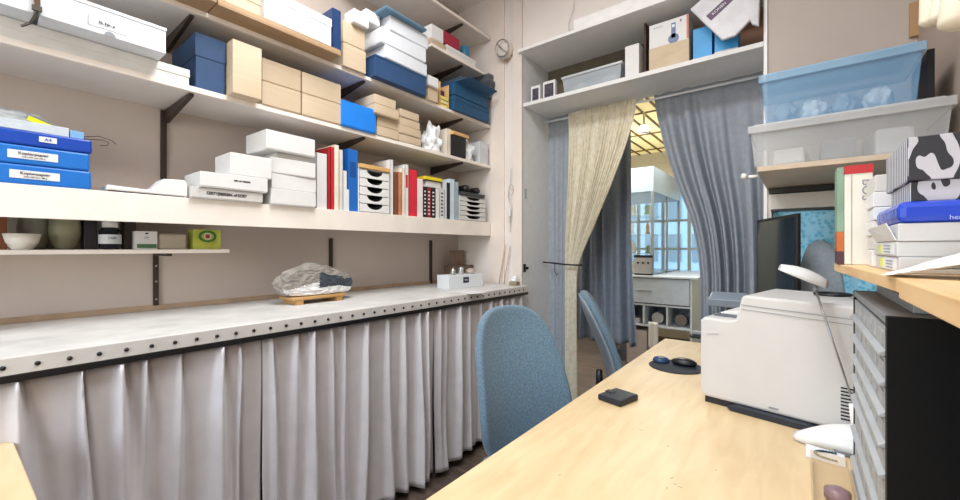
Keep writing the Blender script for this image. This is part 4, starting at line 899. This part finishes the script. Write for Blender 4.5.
b = MB(); b.prism([PP(s, z, -.018) for s, z in ((.10, .0003), (.085, .012), (.11, .022), (.30, .022), (.33, .010), (.33, .0003))], uy*.027); b.build('lower_tray', mat('tray_navy_black', '1f2530', .4), t, bevel=.003)
b = MB(); b.prism([PP(s, z, .06) for s, z in ((.022, hL-.0005), (.022, hL+.004), (.115, hL+.006), (.115, hL-.0005))], uy*.24); b.build('output_tray', mat('tray_grey_dark', '5b6068', .4), t, bevel=.001)
b = MB(); b.prism([PP(s, z, .09) for s, z in ((.035, hL+.006), (.035, hL+.012), (.11, hL+.024), (.11, hL+.006))], uy*.18); b.build('paper_stop', WPL, t, bevel=.002)
b = MB()
for k in range(10):
    z = .055+k*.0095; b.prism([PP(s, z+dz, -.0012) for s, dz in ((.368, 0), (.405, 0), (.405, .0045), (.368, .0045))], uy*.001)
b.build('vent_slots', BLK, t, bevel=0)
b = MB(); b.prism([PP(s, .035+z, -.0012) for s, z in ((.20, 0), (.225, 0), (.225, .006), (.20, .006))], uy*.001); b.build('small_mark', GREY, t, bevel=0)
ptop = ZD+hR
# ---- monitor
n_, f_ = Vector((-.02, 2.10, 0)), Vector((-.115, 2.50, 0))
n_ = ony(796.5, 215, 2.10); n_.z = 0; f_ = Vector((ony(757, 230, 2.50).x, 2.50, 0))
mz0, mz1 = ZD+.13, H+.142
dv = (f_-n_).normalized(); nv_ = Vector((-dv.y, dv.x, 0))   # faces -x
t = thing('monitor', tuple((n_+f_)/2+Vector((0.12, 0, ZD))), 'black computer monitor turned towards the chairs, behind the printer', 'monitor')
b = MB(); b.prism([n_+Vector((0, 0, mz0)), f_+Vector((0, 0, mz0)), f_+Vector((0, 0, mz1)), n_+Vector((0, 0, mz1))], -nv_*.016); b.build('housing', BLK, t, bevel=.003)
i1, i2 = n_+dv*.014, f_-dv*.014
b = MB(); b.prism([p+nv_*.0005+Vector((0, 0, z)) for p, z in ((i1, mz0+.02), (i2, mz0+.02), (i2, mz1-.014), (i1, mz1-.014))], nv_*.0008); b.build('screen', mat('screen_glass', '1c2a33', .06, .02), t, bevel=0)
mm = (n_+f_)/2-nv_*.06
MB().box(mm.x-.012, mm.x+.03, mm.y-.03, mm.y+.03, ZD+.01, mz0+.2).build('stand', BLK, t); MB().box(mm.x-.07, mm.x+.12, mm.y-.1, mm.y+.1, ZD+.0003, ZD+.012).build('foot', BLK, t)
# ---- grey desk phone behind the printer, left
q = ony(732, 300, 2.2)
t = thing('card_terminal', (q.x, 2.2, ZD), 'grey keypad device raised on a dark stand behind the printer', 'device')
MB().box(q.x-.09, q.x+.06, 2.14, 2.26, q.z-.02, q.z+.02, 0, ('X', .2)).build('keypad', mat('device_grey', '7b8795', .4), t, bevel=.006)
MB().box(q.x-.02, q.x+.02, 2.18, 2.22, ZD+.001, q.z-.015).build('stand', BLK, t)
# ---- pale blue rounded fabric form behind monitor
q = ony(817, 290, 2.5); 
b = MB()
def dome(u, v):
    U = (u-.5)*2; V = v; wv = .085*math.sqrt(max(0, 1-V**3.0)); return Vector((q.x+.01+U*wv, 2.46-.02*(1-U*U), ZD+.10+.46*V))
t = thing('cushion_rest', (q.x, 2.46, ZD), 'pale blue rounded upholstered panel behind the monitor at the window', 'headrest')
b.grid(dome, 16, 20); b.build('padded_panel', mat('pale_blue_fabric', 'b9cad8', .9, .1, 60, .2), t, smooth=True, solid=.03, recalc=False)
MB().box(q.x-.02, q.x+.04, 2.45, 2.49, ZD+.0003, ZD+.13).build('stand', BLK, t)
# coil on printer top right / black ring
q = ony(832, 277, 1.75)
b = MB(); b.tube([(q.x+.045*math.cos(a_), 1.72+.05*math.sin(a_), ptop+.0+.004) for a_ in [2*PI*k/24 for k in range(25)]], .0045, 6)
tag(b.build('cable_loop', BLK, smooth=True, bevel=0), 'black cable loop lying on the printer below the plank', 'cable')

# ---- desk lamp
y = 1.45
t = thing('desk_lamp', (.06, y, ZD), 'white desk lamp with thin double arm standing before the printer', 'lamp')
p0 = ony(796, 440, y); p0.z = ZD
bs = MB()
def basefn(u, v):
    a_ = (u-.5)*2; x = p0.x-.005+.17*v; wv = .050*math.sqrt(max(0.0, 1-(1-v)**2*.9)); zz = .012+.054*math.sin(min(1, v*1.3)*PI/2)*(1-abs(a_)**2.5)
    return Vector((x, y-.02+a_*wv, ZD+.0005+zz*(1 if abs(a_) < .99 else .2)))
bs.grid(basefn, 16, 18); o = bs.build('base', mat('lamp_white', 'e2e2e0', .3), t, smooth=True, solid=.004)
MB().lathe((p0.x+.1, y-.02, ZD+.0005), [(.05, 0), (.05, .012)], 28).build('base_plate', GREY, t, bevel=.001)
e0 = ony(853, 402, y); e1 = ony(816, 291, y)
e0.x = min(e0.x, .12)
for dy in (-.004, .004): MB().tube([e0+Vector((0, dy, 0)), e1+Vector((0, dy, 0))], .0026, 8).build('arm', STEEL, t, smooth=True)
MB().tube([(p0.x+.13, y-.01, ZD+.03), (e0.x, y, e0.z-.005)], [.014, .009], 12).build('arm_socket', WPL, t, smooth=True)
# head: elongated shell from (779,268) to (825,288)
h0, h1 = ony(779, 270, y-.03), ony(824, 288, y+.02)
hd = h1-h0
hb = MB()
def head(u, v):
    ax = h0+hd*v; a_ = PI*(u-.5)*1.0; wv = .012+.036*math.sin(PI*min(1, .12+v*.66)); up = Vector((.30, 0, .95))
    side = Vector((.1, -1, 0)).normalized()
    return ax+side*wv*math.sin(a_)+up*(wv*.62*math.cos(a_))
hb.grid(head, 18, 16); hb.build('shade', MATS['lamp_white'], t, smooth=True, solid=.003)
b = MB(); cpt = h0+hd*.55; b.prism([h0+hd*.12+Vector((0, -.02, -.001)), h0+hd*.9+Vector((0, -.02, -.001)), h0+hd*.9+Vector((0, .02, -.001)), h0+hd*.12+Vector((0, .02, -.001))], (0, 0, .003)); b.build('reflector', mat('reflector_grey', '8f8d8b', .3), t, bevel=0)
MB().tube([e1, h0+hd*.8], .006, 8).build('head_joint', GREY, t, smooth=True)
# ---- card with bead necklace and clear box
q = onz(824, 455, ZD)
t = thing('jewellery_card', (q.x, q.y, ZD), 'white card with a dark bead loop leaning at the lamp base', 'card')
ca = onz(806, 457, ZD); cx0, cx1 = ca.x, .088; yc = ca.y
b = MB(); b.prism([(cx0, yc, ZD+.0005), (cx1, yc-.01, ZD+.0005), (cx1, yc+.035, ZD+.014), (cx0, yc+.045, ZD+.016)], (0, -.001, .0015)); b.build('card', W2, t, bevel=0)
bd = MB(); cxm = (cx0+cx1)/2+.02; 
for k in range(22):
    a_ = PI*.5+PI*k/21; px_ = cxm+.04*math.cos(a_); s = .5+.30*math.sin(a_); 
    bd.lathe((px_, yc-.006+.045*s, ZD+.004+.0145*s), [(.001, -.003), (.003, -.0015), (.003, .0015), (.001, .003)], 8)
bd.build('bead_loop', mat('bead_teal', '1f4a58', .3), t, bevel=0)
bx0, bx1 = .0, .09
a0 = onz(818, 462, ZD)
t = thing('clear_case', (.05, 1.14, ZD), 'clear amber tinted plastic case beside the drawer cabinet', 'case')
GL = glassy('amber_clear', 'e6cfa6', .3, .1)
b = MB(); b.box(.020, .092, 1.04, 1.30, ZD+.0005, ZD+.006); b.box(.020, .023, 1.04, 1.30, ZD+.006, ZD+.03); b.box(.089, .092, 1.04, 1.30, ZD+.006, ZD+.03); b.box(.023, .089, 1.04, 1.043, ZD+.006, ZD+.03); b.box(.023, .089, 1.297, 1.30, ZD+.006, ZD+.03); b.build('tub', GL, t, bevel=.001)
tag(MB().lathe((.062, 1.12, ZD+.0065), [(.018, 0), (.022, .004), (.022, .02), (.012, .026)], 20).build('trinket', mat('trinket_plum', '8b6f72', .3, .3), smooth=True), 'plum coloured round trinket inside the clear case', 'trinket')
# ================================================================ DRAWER CABINET + PLANK
XO_ = .10; Y0, Y1 = .83, 1.30; ZO = H-.10
t = thing('drawer_cabinet', (.25, (Y0+Y1)/2, ZD), 'black cabinet of many grey drawers standing on the desk at right', 'cabinet')
b = MB(); b.box(XO_, .40, Y0, Y0+.016, ZD+.0005, ZO); b.build('side_panel', BLKM, t, bevel=.001)
b = MB(); b.box(XO_+.0, .40, Y1-.016, Y1, ZD+.0005, ZO); b.build('side_panel', BLKM, t, bevel=.001)
b = MB(); b.box(XO_+.0, .40, Y0+.016, Y1-.016, ZO-.012, ZO); b.build('top', mat('cab_top_grey', '7d8083', .5), t, bevel=.001)
b = MB(); b.box(.385, .40, Y0+.016, Y1-.016, ZD+.0005, ZO-.012); b.build('back_panel', BLKM, t, bevel=.001)
DG = mat('drawer_grey', '8f9194', .35, .12, 14, .1); DGL = mat('drawer_label', '9da0a3', .5, .25, 60)
zs = ZO-.018; hs = [.046]*5+[.072]*3; i = 0
for h in hs:
    if zs-h < ZD+.004: h = zs-ZD-.004
    if h < .02: break
    za = zs-h; b = MB()
    b.box(XO_+.001, XO_+.012, Y0+.02, Y1-.02, za+.004, zs-.001); b.box(XO_+.02, .37, Y0+.02, Y1-.02, za+.006, za+.01)
    d = b.build('drawer', DG, t, bevel=.001)
    b = MB(); b.prism([(XO_+.001, Y0+.02, za+.003), (XO_-.007, Y0+.02, za+.002), (XO_-.007, Y0+.02, za+.006), (XO_+.001, Y0+.02, za+.012)], (0, Y1-Y0-.04, 0)); b.build('pull_lip', mat('lip_grey', '9fa2a5', .4), d, bevel=.001)
    b = MB()
    for k in range(6):
        ya = Y0+.03+k*(Y1-Y0-.06)/6; b.box(XO_-.0004, XO_+.001, ya+.006, ya+.052, za+.016, zs-.008)
    b.build('label_window', DGL, d, bevel=0)
    zs -= h
# things between cabinet and plank
ZP = H-.057
tag(MB().box(.135, .38, Y0+.06, Y1-.04, ZO+.001, ZO+.02).build('document_tray', GREY), 'grey tray on top of the black drawer cabinet, beneath the plank', 'tray')
t = thing('plank_shelf', (.25, .8, ZP), 'laminated pine plank shelf carrying boxes at right', 'shelf')
PL = wood('plank_pine', 'cfa46c', 'e2c190', .45, 4, (6, 1, 6))
MB().prism([(.10, .70, ZP), (XR-.002, .70, ZP), (XR-.002, 1.34, ZP), (.068, 1.34, ZP)], (0, 0, .019)).build('board', PL, t, bevel=.002)
MB().box(.094, XR-.002, .1, .698, ZP-.004, ZP+.019).build('board', PL, t, bevel=.002)
MB().box(.158, .40, .70, .716, ZO-.3+.0, ZP-.0005).build('support_panel', BLKM, t, bevel=.001)
MB().box(.30, .40, 1.31, 1.33, ZD+.001, ZP-.0005).build('support_panel', BLKM, t, bevel=.001)
PT = ZP+.0195
# book
yb0 = 1.25; x0, x1 = ony(838, 270, yb0).x, ony(872, 270, yb0).x
zt = ony(843, 168, yb0).z
t = thing('large_book', ((x0+x1)/2, yb0, PT), 'thick white spined book with a red top band standing on the plank', 'book')
WS = mat('book_white_spine', 'dcd9d0', .5, .04); 
xs = x0+.010
MB().box(xs, x1, yb0-.02, yb0+.0, PT, zt).build('spine', WS, t, bevel=.002)
MB().box(xs+.002, x1-.002, yb0+.0005, yb0+.07, PT+.003, zt-.004).build('pages', MATS['page_paper'], t, bevel=0)
MB().box(xs-.0005, x1+.0005, yb0-.0215, yb0-.0, zt-.018, zt+.0008).build('red_band', mat('band_red', 'b3262a', .45), t, bevel=0)
b = MB(); b.box(x0-.002, xs-.0008, yb0-.012, yb0+.07, PT+.075, zt); b.build('green_cover', mat('cover_green', '7f9c88', .5, .2, 10), t, bevel=0)
b = MB(); b.box(x0-.002, xs-.0008, yb0-.012, yb0+.07, PT+.03, PT+.0745); b.build('orange_cover', mat('cover_orange', 'b8642e', .5, .2, 10), t, bevel=0)
b = MB(); b.box(x0-.002, xs-.0008, yb0-.012, yb0+.07, PT+.001, PT+.0295); b.build('plum_cover', mat('cover_plum', '4a2a33', .5, .2, 10), t, bevel=0)
MB().box(xs+.011, xs+.0122, yb0-.0208, yb0-.02, PT, zt-.02).build('hinge_line', GREY, t, bevel=0)
text('BOS', .026, (x1-.010, yb0-.0208, zt-.055), (0, 0, -1), (1, 0, 0), GREY, t)
# white file stack right of the book
xq0, xq1 = ony(872, 248, 1.12).x, ony(888, 248, 1.12).x
for i, (h, m) in enumerate(((.034, W), (.028, W3), (.030, W), (.026, W2), (.030, W), (.034, W3))):
    zz = PT+sum((.034, .028, .030, .026, .030, .034)[:i])
    tag(MB().box(xq0+.002*(i % 2), xq1+.03, 1.10+.004*(i % 3), 1.21, zz+.0005, zz+h-.001, .03*((i % 3)-1)).build('small_carton', m), ['lowest', 'second lowest', 'third lowest', 'third highest', 'second highest', 'topmost'][i]+' of the small white cartons wedged between the book and zebra box', 'box', 'small white cartons by the book')
# cartons
cxa = ony(899, 290, .86).x; 
def rcart(z0, z1, dx, dy, lb, lab=True, m=W2, name='flat_carton', op=False):
    x0, x1, y0, y1 = cxa+dx, cxa+dx+.19, .86+dy, 1.09+dy
    t = thing(name, ((x0+x1)/2, (y0+y1)/2, z0), lb, 'box', 'flat grey-white cartons on the plank')
    MB().box(x0, x1, y0, y1, z0, z1).build('body', mat('carton_cool_grey', 'c8c8c8', .55, .03), t)
    if lab:
        MB().box(x0-.0006, x0, y0+.02, y0+.16, z0+.003, z1-.003).build('address_label', mat('label_white', 'e3e7ec', .5, .08, 60), t, bevel=0)
        MB().box(x0-.0014, x0-.0007, y0+.14, y0+.165, z0+.005, z1-.004).build('yellow_sticker', mat('sticker_yellow', 'd9e23a', .5), t, bevel=0)
        b = MB()
        for k in range(3): b.box(x0-.0012, x0-.0007, y0+.05, y0+.11, z0+.006+k*.005, z0+.0075+k*.005)
        b.build('printed_lines', GREY, t, bevel=0)
    return t
rcart(PT, PT+.024, 0, 0, 'lowest flat grey-white carton with a yellow sticker on the plank')
rcart(PT+.0245, PT+.047, -.002, .003, 'middle flat grey-white carton with a yellow sticker')
t = rcart(PT+.0475, PT+.074, -.001, .0, 'upper flat carton with opened end flap, no sticker', False)
b = MB(); xx = cxa-.001; b.prism([(xx, .87, PT+.049), (xx-.002, 1.05, PT+.049), (xx-.014, 1.05, PT+.072), (xx-.010, .88, PT+.076)], (-.001, 0, .0)); b.build('end_flap', W2, t, bevel=0)
# blue paper package
za, zb = PT+.0745, PT+.106; 
t = thing('paper_package', (.27, .95, za), 'bright blue wrapped paper package between the cartons and zebra box', 'package')
MB().box(cxa-.002, cxa+.20, .855, 1.07, za, zb).build('wrapper', mat('wrap_royal_blue', '2546c0', .25, .1, 8, .3), t, bevel=.009)
text('hemkopiert', .009, (cxa+.07, .8545, za+.006), (1, 0, 0), (0, 0, 1), mat('print_pale_blue', 'a9b8ee', .5), t)
# zebra boxes
def zebra():
    m = bpy.data.materials.new('zebra_pattern'); m.use_nodes = True; N = m.node_tree.nodes; L = m.node_tree.links; b = N['Principled BSDF']; b.inputs['Roughness'].default_value = .5
    tc = N.new('ShaderNodeTexCoord'); mp = N.new('ShaderNodeMapping'); mp.inputs['Scale'].default_value = (1, .35, .45); L.new(tc.outputs['Object'], mp.inputs['Vector'])
    w = N.new('ShaderNodeTexWave'); w.inputs['Scale'].default_value = 11; w.inputs['Distortion'].default_value = 7.5; w.inputs['Detail'].default_value = .4; w.inputs['Detail Scale'].default_value = 4.5
    L.new(mp.outputs['Vector'], w.inputs['Vector']); cr = N.new('ShaderNodeValToRGB'); cr.color_ramp.interpolation = 'CONSTANT'; e = cr.color_ramp.elements
    e[0].color = lin('22232b')+[1]; e[1].position = .45; e[1].color = lin('b9bac4')+[1]; L.new(w.outputs['Fac'], cr.inputs[0]); L.new(cr.outputs[0], b.inputs['Base Color']); return m
def zebra_side():
    m = bpy.data.materials.new('stripe_pattern'); m.use_nodes = True; N = m.node_tree.nodes; L = m.node_tree.links; b = N['Principled BSDF']
    tc = N.new('ShaderNodeTexCoord'); w = N.new('ShaderNodeTexWave'); w.bands_direction = 'Y'; w.inputs['Scale'].default_value = 22; w.inputs['Distortion'].default_value = 1.5
    L.new(tc.outputs['Object'], w.inputs['Vector']); cr = N.new('ShaderNodeValToRGB'); cr.color_ramp.interpolation = 'CONSTANT'; e = cr.color_ramp.elements
    e[0].color = lin('3a3d4c')+[1]; e[1].position = .45; e[1].color = lin('d0d2da')+[1]; L.new(w.outputs['Fac'], cr.inputs[0]); L.new(cr.outputs[0], b.inputs['Base Color']); return m
ZB, ZBS = zebra(), zebra_side()
def zbox(lb, z0, z1, dx, y0, y1, w):
    t = thing('zebra_box', (cxa+dx+.1, .95, z0), lb, 'box', 'zebra striped boxes')
    MB().box(cxa+dx, cxa+dx+w, y0, y1, z0, z1).build('body', ZB, t, bevel=.001)
    MB().box(cxa+dx-.0008, cxa+dx-.0001, y0+.001, y1-.001, z0+.001, z1-.001).build('striped_side', ZBS, t, bevel=0)
zbox('lower zebra striped box lying on the blue package', zb+.0005, zb+.030, .014, .87, 1.03, .18)
zbox('larger zebra striped box on top of the right pile', zb+.0305, zb+.094, .010, .86, 1.05, .19)
# loose papers fanned on the plank
pp_ = MB()
for k in range(5):
    def sh(u, v, k=k):
        x = .104+.012*k+.17*u; y = .845-.10*v-.008*k-.03*u; z = PT+.002+.0035*k+.022*math.sin(PI*min(1, .15+u*.8))*(1+.12*k)*(1-.6*v)*min(1, u*4)
        return Vector((x-.02*v, y, z))
    pp_.grid(sh, 18, 6)
tag(pp_.build('paper_bundle', W, smooth=True, solid=.0008, recalc=False, bevel=0), 'fanned loose white papers lying before the cartons on the plank', 'papers')
tag(MB().tube([(.150, .715, PT+.013), (.235, .690, PT+.013)], .012, 14).build('rolled_paper', mat('roll_tan', 'b8ab94', .6)), 'tan rolled paper lying on the plank in front of the fanned papers', 'roll')
# ================================================================ FAR ROOM
XA = -1.27
t = thing('display_cabinet', (-1.7, 5.3, 1.0), 'tall glass display cabinet with white top beyond the doorway', 'cabinet')
c0 = ony(653.5, 166, 4.72); XA = c0.x; ztop = c0.z; zf = ony(653.5, 191, 4.72).z; XA0 = XA-.75; YA0, YA1 = 4.72, 6.0; zb0 = 1.0
MB().box(XA0, XA, YA0, YA1, zf, ztop).build('top_fascia', mat('cabinet_white', 'a6b8ca', .4), t)
FR = mat('cabinet_frame', '9aa3a8', .3, .05, metal=.5)
b = MB()
for x in (XA0, XA-.03):
    for y in (YA0, YA1-.03): MB().box(x, x+.03, y, y+.03, zb0, zf-.001).build('post', FR, t)
MB().box(XA-.028, XA-.002, (YA0+YA1)/2-.01, (YA0+YA1)/2+.01, zb0, zf-.001).build('post', FR, t)
GLS = glassy('cabinet_glass', 'cfe4ea', .07, .05)
b = MB(); b.box(XA-.012, XA-.008, YA0+.032, YA1-.032, zb0+.01, zf-.002); b.build('side_pane', GLS, t, bevel=0)
b = MB(); b.box(XA0+.032, XA-.032, YA0+.008, YA0+.012, zb0+.01, zf-.002); b.build('front_pane', GLS, t, bevel=0)
MB().box(XA0+.03, XA-.03, YA0+.03, YA1-.03, zb0, zb0+.012).build('bottom', FR, t)
rn = random.Random(11)
cols = [('a8763c', 'amber'), ('e8e2d2', 'cream'), ('4d3a55', 'violet'), ('6a7f4a', 'green'), ('c9c4b8', 'pale grey'), ('7a4a38', 'rust')]
for s in range(4):
    z = zb0+.02+s*.22
    if s: MB().box(XA0+.035, XA-.035, YA0+.035, YA0+.55, z-.008, z-.001).build('glass_shelf', mat('shelf_glass', 'b8d0c8', .1, .02, alpha=.5), t, bevel=0)
    for k in range(3):
        x = XA-.11-.16*k; y = YA0+.12+rn.uniform(0, .08); h = rn.uniform(.09, .16); r = rn.uniform(.025, .045); cc = cols[(s*3+k) % 6]
        o = MB().lathe((x, y, z), [(r*.7, 0), (r, h*.12), (r*.55, h*.35), (r*.9, h*.6), (r*.6, h*.85), (r*.15, h)], 14).build('ornament', mat('orn_'+cc[1].replace(' ', '_'), cc[0], .3, .3, 30), smooth=True)
        tag(o, f"{cc[1]} ornament on the {['bottom', 'second', 'third', 'top'][s]} level of the display cabinet, {['at right', 'in the middle', 'at left'][k]}", 'ornament', 'ornaments in the display cabinet')
# counter unit
YU = 4.66; xr_ = ony(692, 290, YU).x; xl_ = xr_-.95; zt = .995
t = thing('drawer_counter', ((xl_+xr_)/2, 4.9, 0), 'white counter unit with one wide drawer and three cubbies beyond the doorway', 'counter')
CU = mat('counter_white', 'c9d3df', .45, .03)
MB().box(xl_-.02, xr_+.06, YU-.02, 6.1, zt-.02, zt).build('top', CU, t)
z1 = ony(650, 304, YU).z; z2 = ony(650, 325, YU).z
b = MB(); b.box(xr_-.018, xr_, YU, 5.2, .001, zt-.021); b.box(xl_, xl_+.018, YU, 5.2, .001, zt-.021); b.box(xl_+.018, xr_-.018, YU, 5.2, z1-.02, z1); b.box(xl_+.018, xr_-.018, YU, 5.2, z2-.02, z2); b.box(xl_+.018, xr_-.018, 5.18, 5.2, z2, zt-.021); b.build('carcass', CU, t)
xw = (xr_-xl_)
for f in (.25, .49, .745): MB().box(xl_+xw*f-.009, xl_+xw*f+.009, YU+.001, 5.17, z2+.0005, z1-.021).build('divider', CU, t)
d = MB().box(xl_+.022, xr_-.022, YU-.006, YU+.012, z1+.01, zt-.03).build('drawer', mat('drawer_blue_white', 'b7c3d1', .45), t)
MB().box(xl_+.4, xl_+.55, YU-.014, YU-.0065, (z1+zt)/2-.012, (z1+zt)/2-.004).build('handle', FR, d)
for i, (f, m, lb) in enumerate(((.36, mat('roll_grey', 'b3b6ba', .6), 'grey folded cloth in the left visible cubby'), (.61, W3, 'white roll of tape in the middle cubby'), (.86, mat('coil_brown', '8a7d72', .6), 'brown coil in the right cubby'))):
    xx = xl_+xw*f
    if i == 0: o = MB().box(xx-.08, xx+.07, YU+.03, YU+.2, z2+.0005, z2+.055).build('folded_cloth', m, bevel=.012)
    else: o = MB().lathe((xx, YU+.12, z2+.065), [(.03, 0), (.062, 0), (.062, .06), (.03, .06)], 24, 'Y').build(('tape_roll', 'cord_coil')[i-1], m)
    tag(o, lb, ('cloth', 'tape', 'coil')[i])
xx = xl_+xw*.60
tag(MB().grid(lambda u, v: Vector((xx-.045+.10*u, YU-.022-.008*math.sin(3*PI*u), z2+.04-.29*v)), 14, 10).build('hanging_cloth', W, smooth=True, solid=.004, recalc=False), 'white cloth hanging out of the middle cubby', 'cloth')
carton('carton', 'pale carton standing on the floor under the white counter', 'box', xl_+.28, xl_+.50, YU+.0, YU+.3, .001, .38, mat('carton_greyed', 'b8aeae', .7), flap=True)
q = ony(646, 276, YU+.12)
t = thing('coffee_machine', (q.x, YU+.15, zt), 'small silver machine with dark top standing on the white counter', 'machine')
MB().box(q.x-.10, q.x+.09, YU+.03-.0, YU+.06+.0, zt+.001, zt+.02).build('base', BLK, t); MB().box(q.x-.10, q.x+.09, YU+.03, YU+.055, zt+.02, zt+.2).build('body', STEEL, t, bevel=.004)
MB().box(q.x-.105, q.x+.095, YU+.025, YU+.058, zt+.2, zt+.225).build('dark_top', BLK, t)
for k in range(3): MB().lathe((q.x-.06+.055*k, YU+.03, zt+.14), [(.012, 0), (.012, -.012)], 12, 'Y').build('knob', BLK, t, smooth=True)
t = thing('ceiling_spotlight', (-1.2, 4.4, 2.4), 'white spotlight hanging from the slatted ceiling beyond the doorway', 'lamp')
q = ony(644, 128, 4.3)
MB().tube([(q.x, 4.3, 2.688), (q.x, 4.3, q.z+.03)], .012, 10).build('stem', W, t); MB().lathe((q.x, 4.3, q.z-.05), [(.05, 0), (.045, .03), (.03, .08), (.02, .09)], 20).build('shade', W, t, smooth=True)
tag(MB().box(-3.0, XN, 6.2, 6.3, 1.95, 2.1).build('picture_rail', R2), 'x', 'x') if False else None

t = thing('neighbour_building', (-3, 16, 0), 'pale blue building across the street, seen through the far window', 'building')
FB = mat('facade_blue', '8fb4cc', .8, .08); MB().box(-9, 3, 16, 17, .001, 7).build('facade', FB, t, bevel=0)
for i in range(14):
    for j in range(4):
        MB().box(-8.6+i*.8, -8.15+i*.8, 15.97, 15.999, .8+j*1.5, 1.8+j*1.5).build('window', mat('facade_window', '4d7488', .2, .2), t, bevel=0)
tag(MB().box(-14, 8, 6.6, 15.9, -.1, 0).build('pavement', mat('pavement_grey', '9a9a98', .9)), 'x', 'x')
o = bpy.data.objects['pavement']; del o['label'], o['category']; o['kind'] = 'structure'; o.name = 'ground'
# ================================================================ LIGHT
t = thing('ceiling_light', (-.9, .8, ZC-.06), 'white ceiling light fitting above the middle of the room', 'lamp')
MB().box(-1.55, -.35, .55, 1.05, ZC-.04, ZC-.001).build('housing', W, t)
def area(name, loc, sx, sy, power, col, rot):
    l = bpy.data.lights.new(name, 'AREA'); l.shape = 'RECTANGLE'; l.size = sx; l.size_y = sy; l.energy = power; l.color = col
    o = bpy.data.objects.new(name, l); C.objects.link(o); o.location = loc; o.rotation_euler = rot; return o
area('lamp_light', (-.95, .8, ZC-.05), 1.2, .5, 42, (.97, .985, 1), (0, 0, 0))
area('added_fill_light', (-.15, -.5, ZC-.05), .9, .5, 15, (.98, .985, 1), (0, 0, 0))  # extra overhead fill, added to brighten the left wall and skirts
t = thing('ceiling_light', (-.15, -.5, ZC-.06), 'added unseen ceiling light fitting at the right rear, housing a fill light', 'lamp')  # fitting added for the extra fill, out of view
MB().box(-.37, .07+.3, -.75, -.25, ZC-.04, ZC-.001).build('housing', W, t)
area('rear_fill_light', (-.85, -1.72, 1.75), 1.25, 1.45, 22, (.93, .97, 1), (PI/2, 0, 0))  # added fill from behind the camera, set at the invented rear window
area('far_lamp_light', (-1.6, 4.6, 2.55), 1.2, 1.2, 48, (1, .96, .88), (0, 0, 0))
w = bpy.data.worlds.new('sky'); SC.world = w; w.use_nodes = True; N = w.node_tree.nodes; L = w.node_tree.links
bg = N['Background']; sk = N.new('ShaderNodeTexSky'); sk.sky_type = 'HOSEK_WILKIE' if False else 'NISHITA'; sk.sun_elevation = math.radians(50); sk.sun_rotation = math.radians(200); sk.sun_disc = False; sk.air_density = 1.2
L.new(sk.outputs['Color'], bg.inputs['Color']); bg.inputs['Strength'].default_value = .5
# ================================================================ CAMERA
cam = bpy.data.cameras.new('camera'); co = bpy.data.objects.new('camera', cam); C.objects.link(co); SC.camera = co
cam.sensor_width = 36; cam.lens = F/960*36; cam.shift_y = -2/960; cam.clip_start = .02
co.location = (0, 0, H); co.rotation_euler = (PI/2, 0, YAW)
SC.view_settings.view_transform = 'Standard'; SC.view_settings.look = 'None'; SC.view_settings.exposure = 0.42; SC.view_settings.gamma = 1; SC.view_settings.use_curve_mapping = False
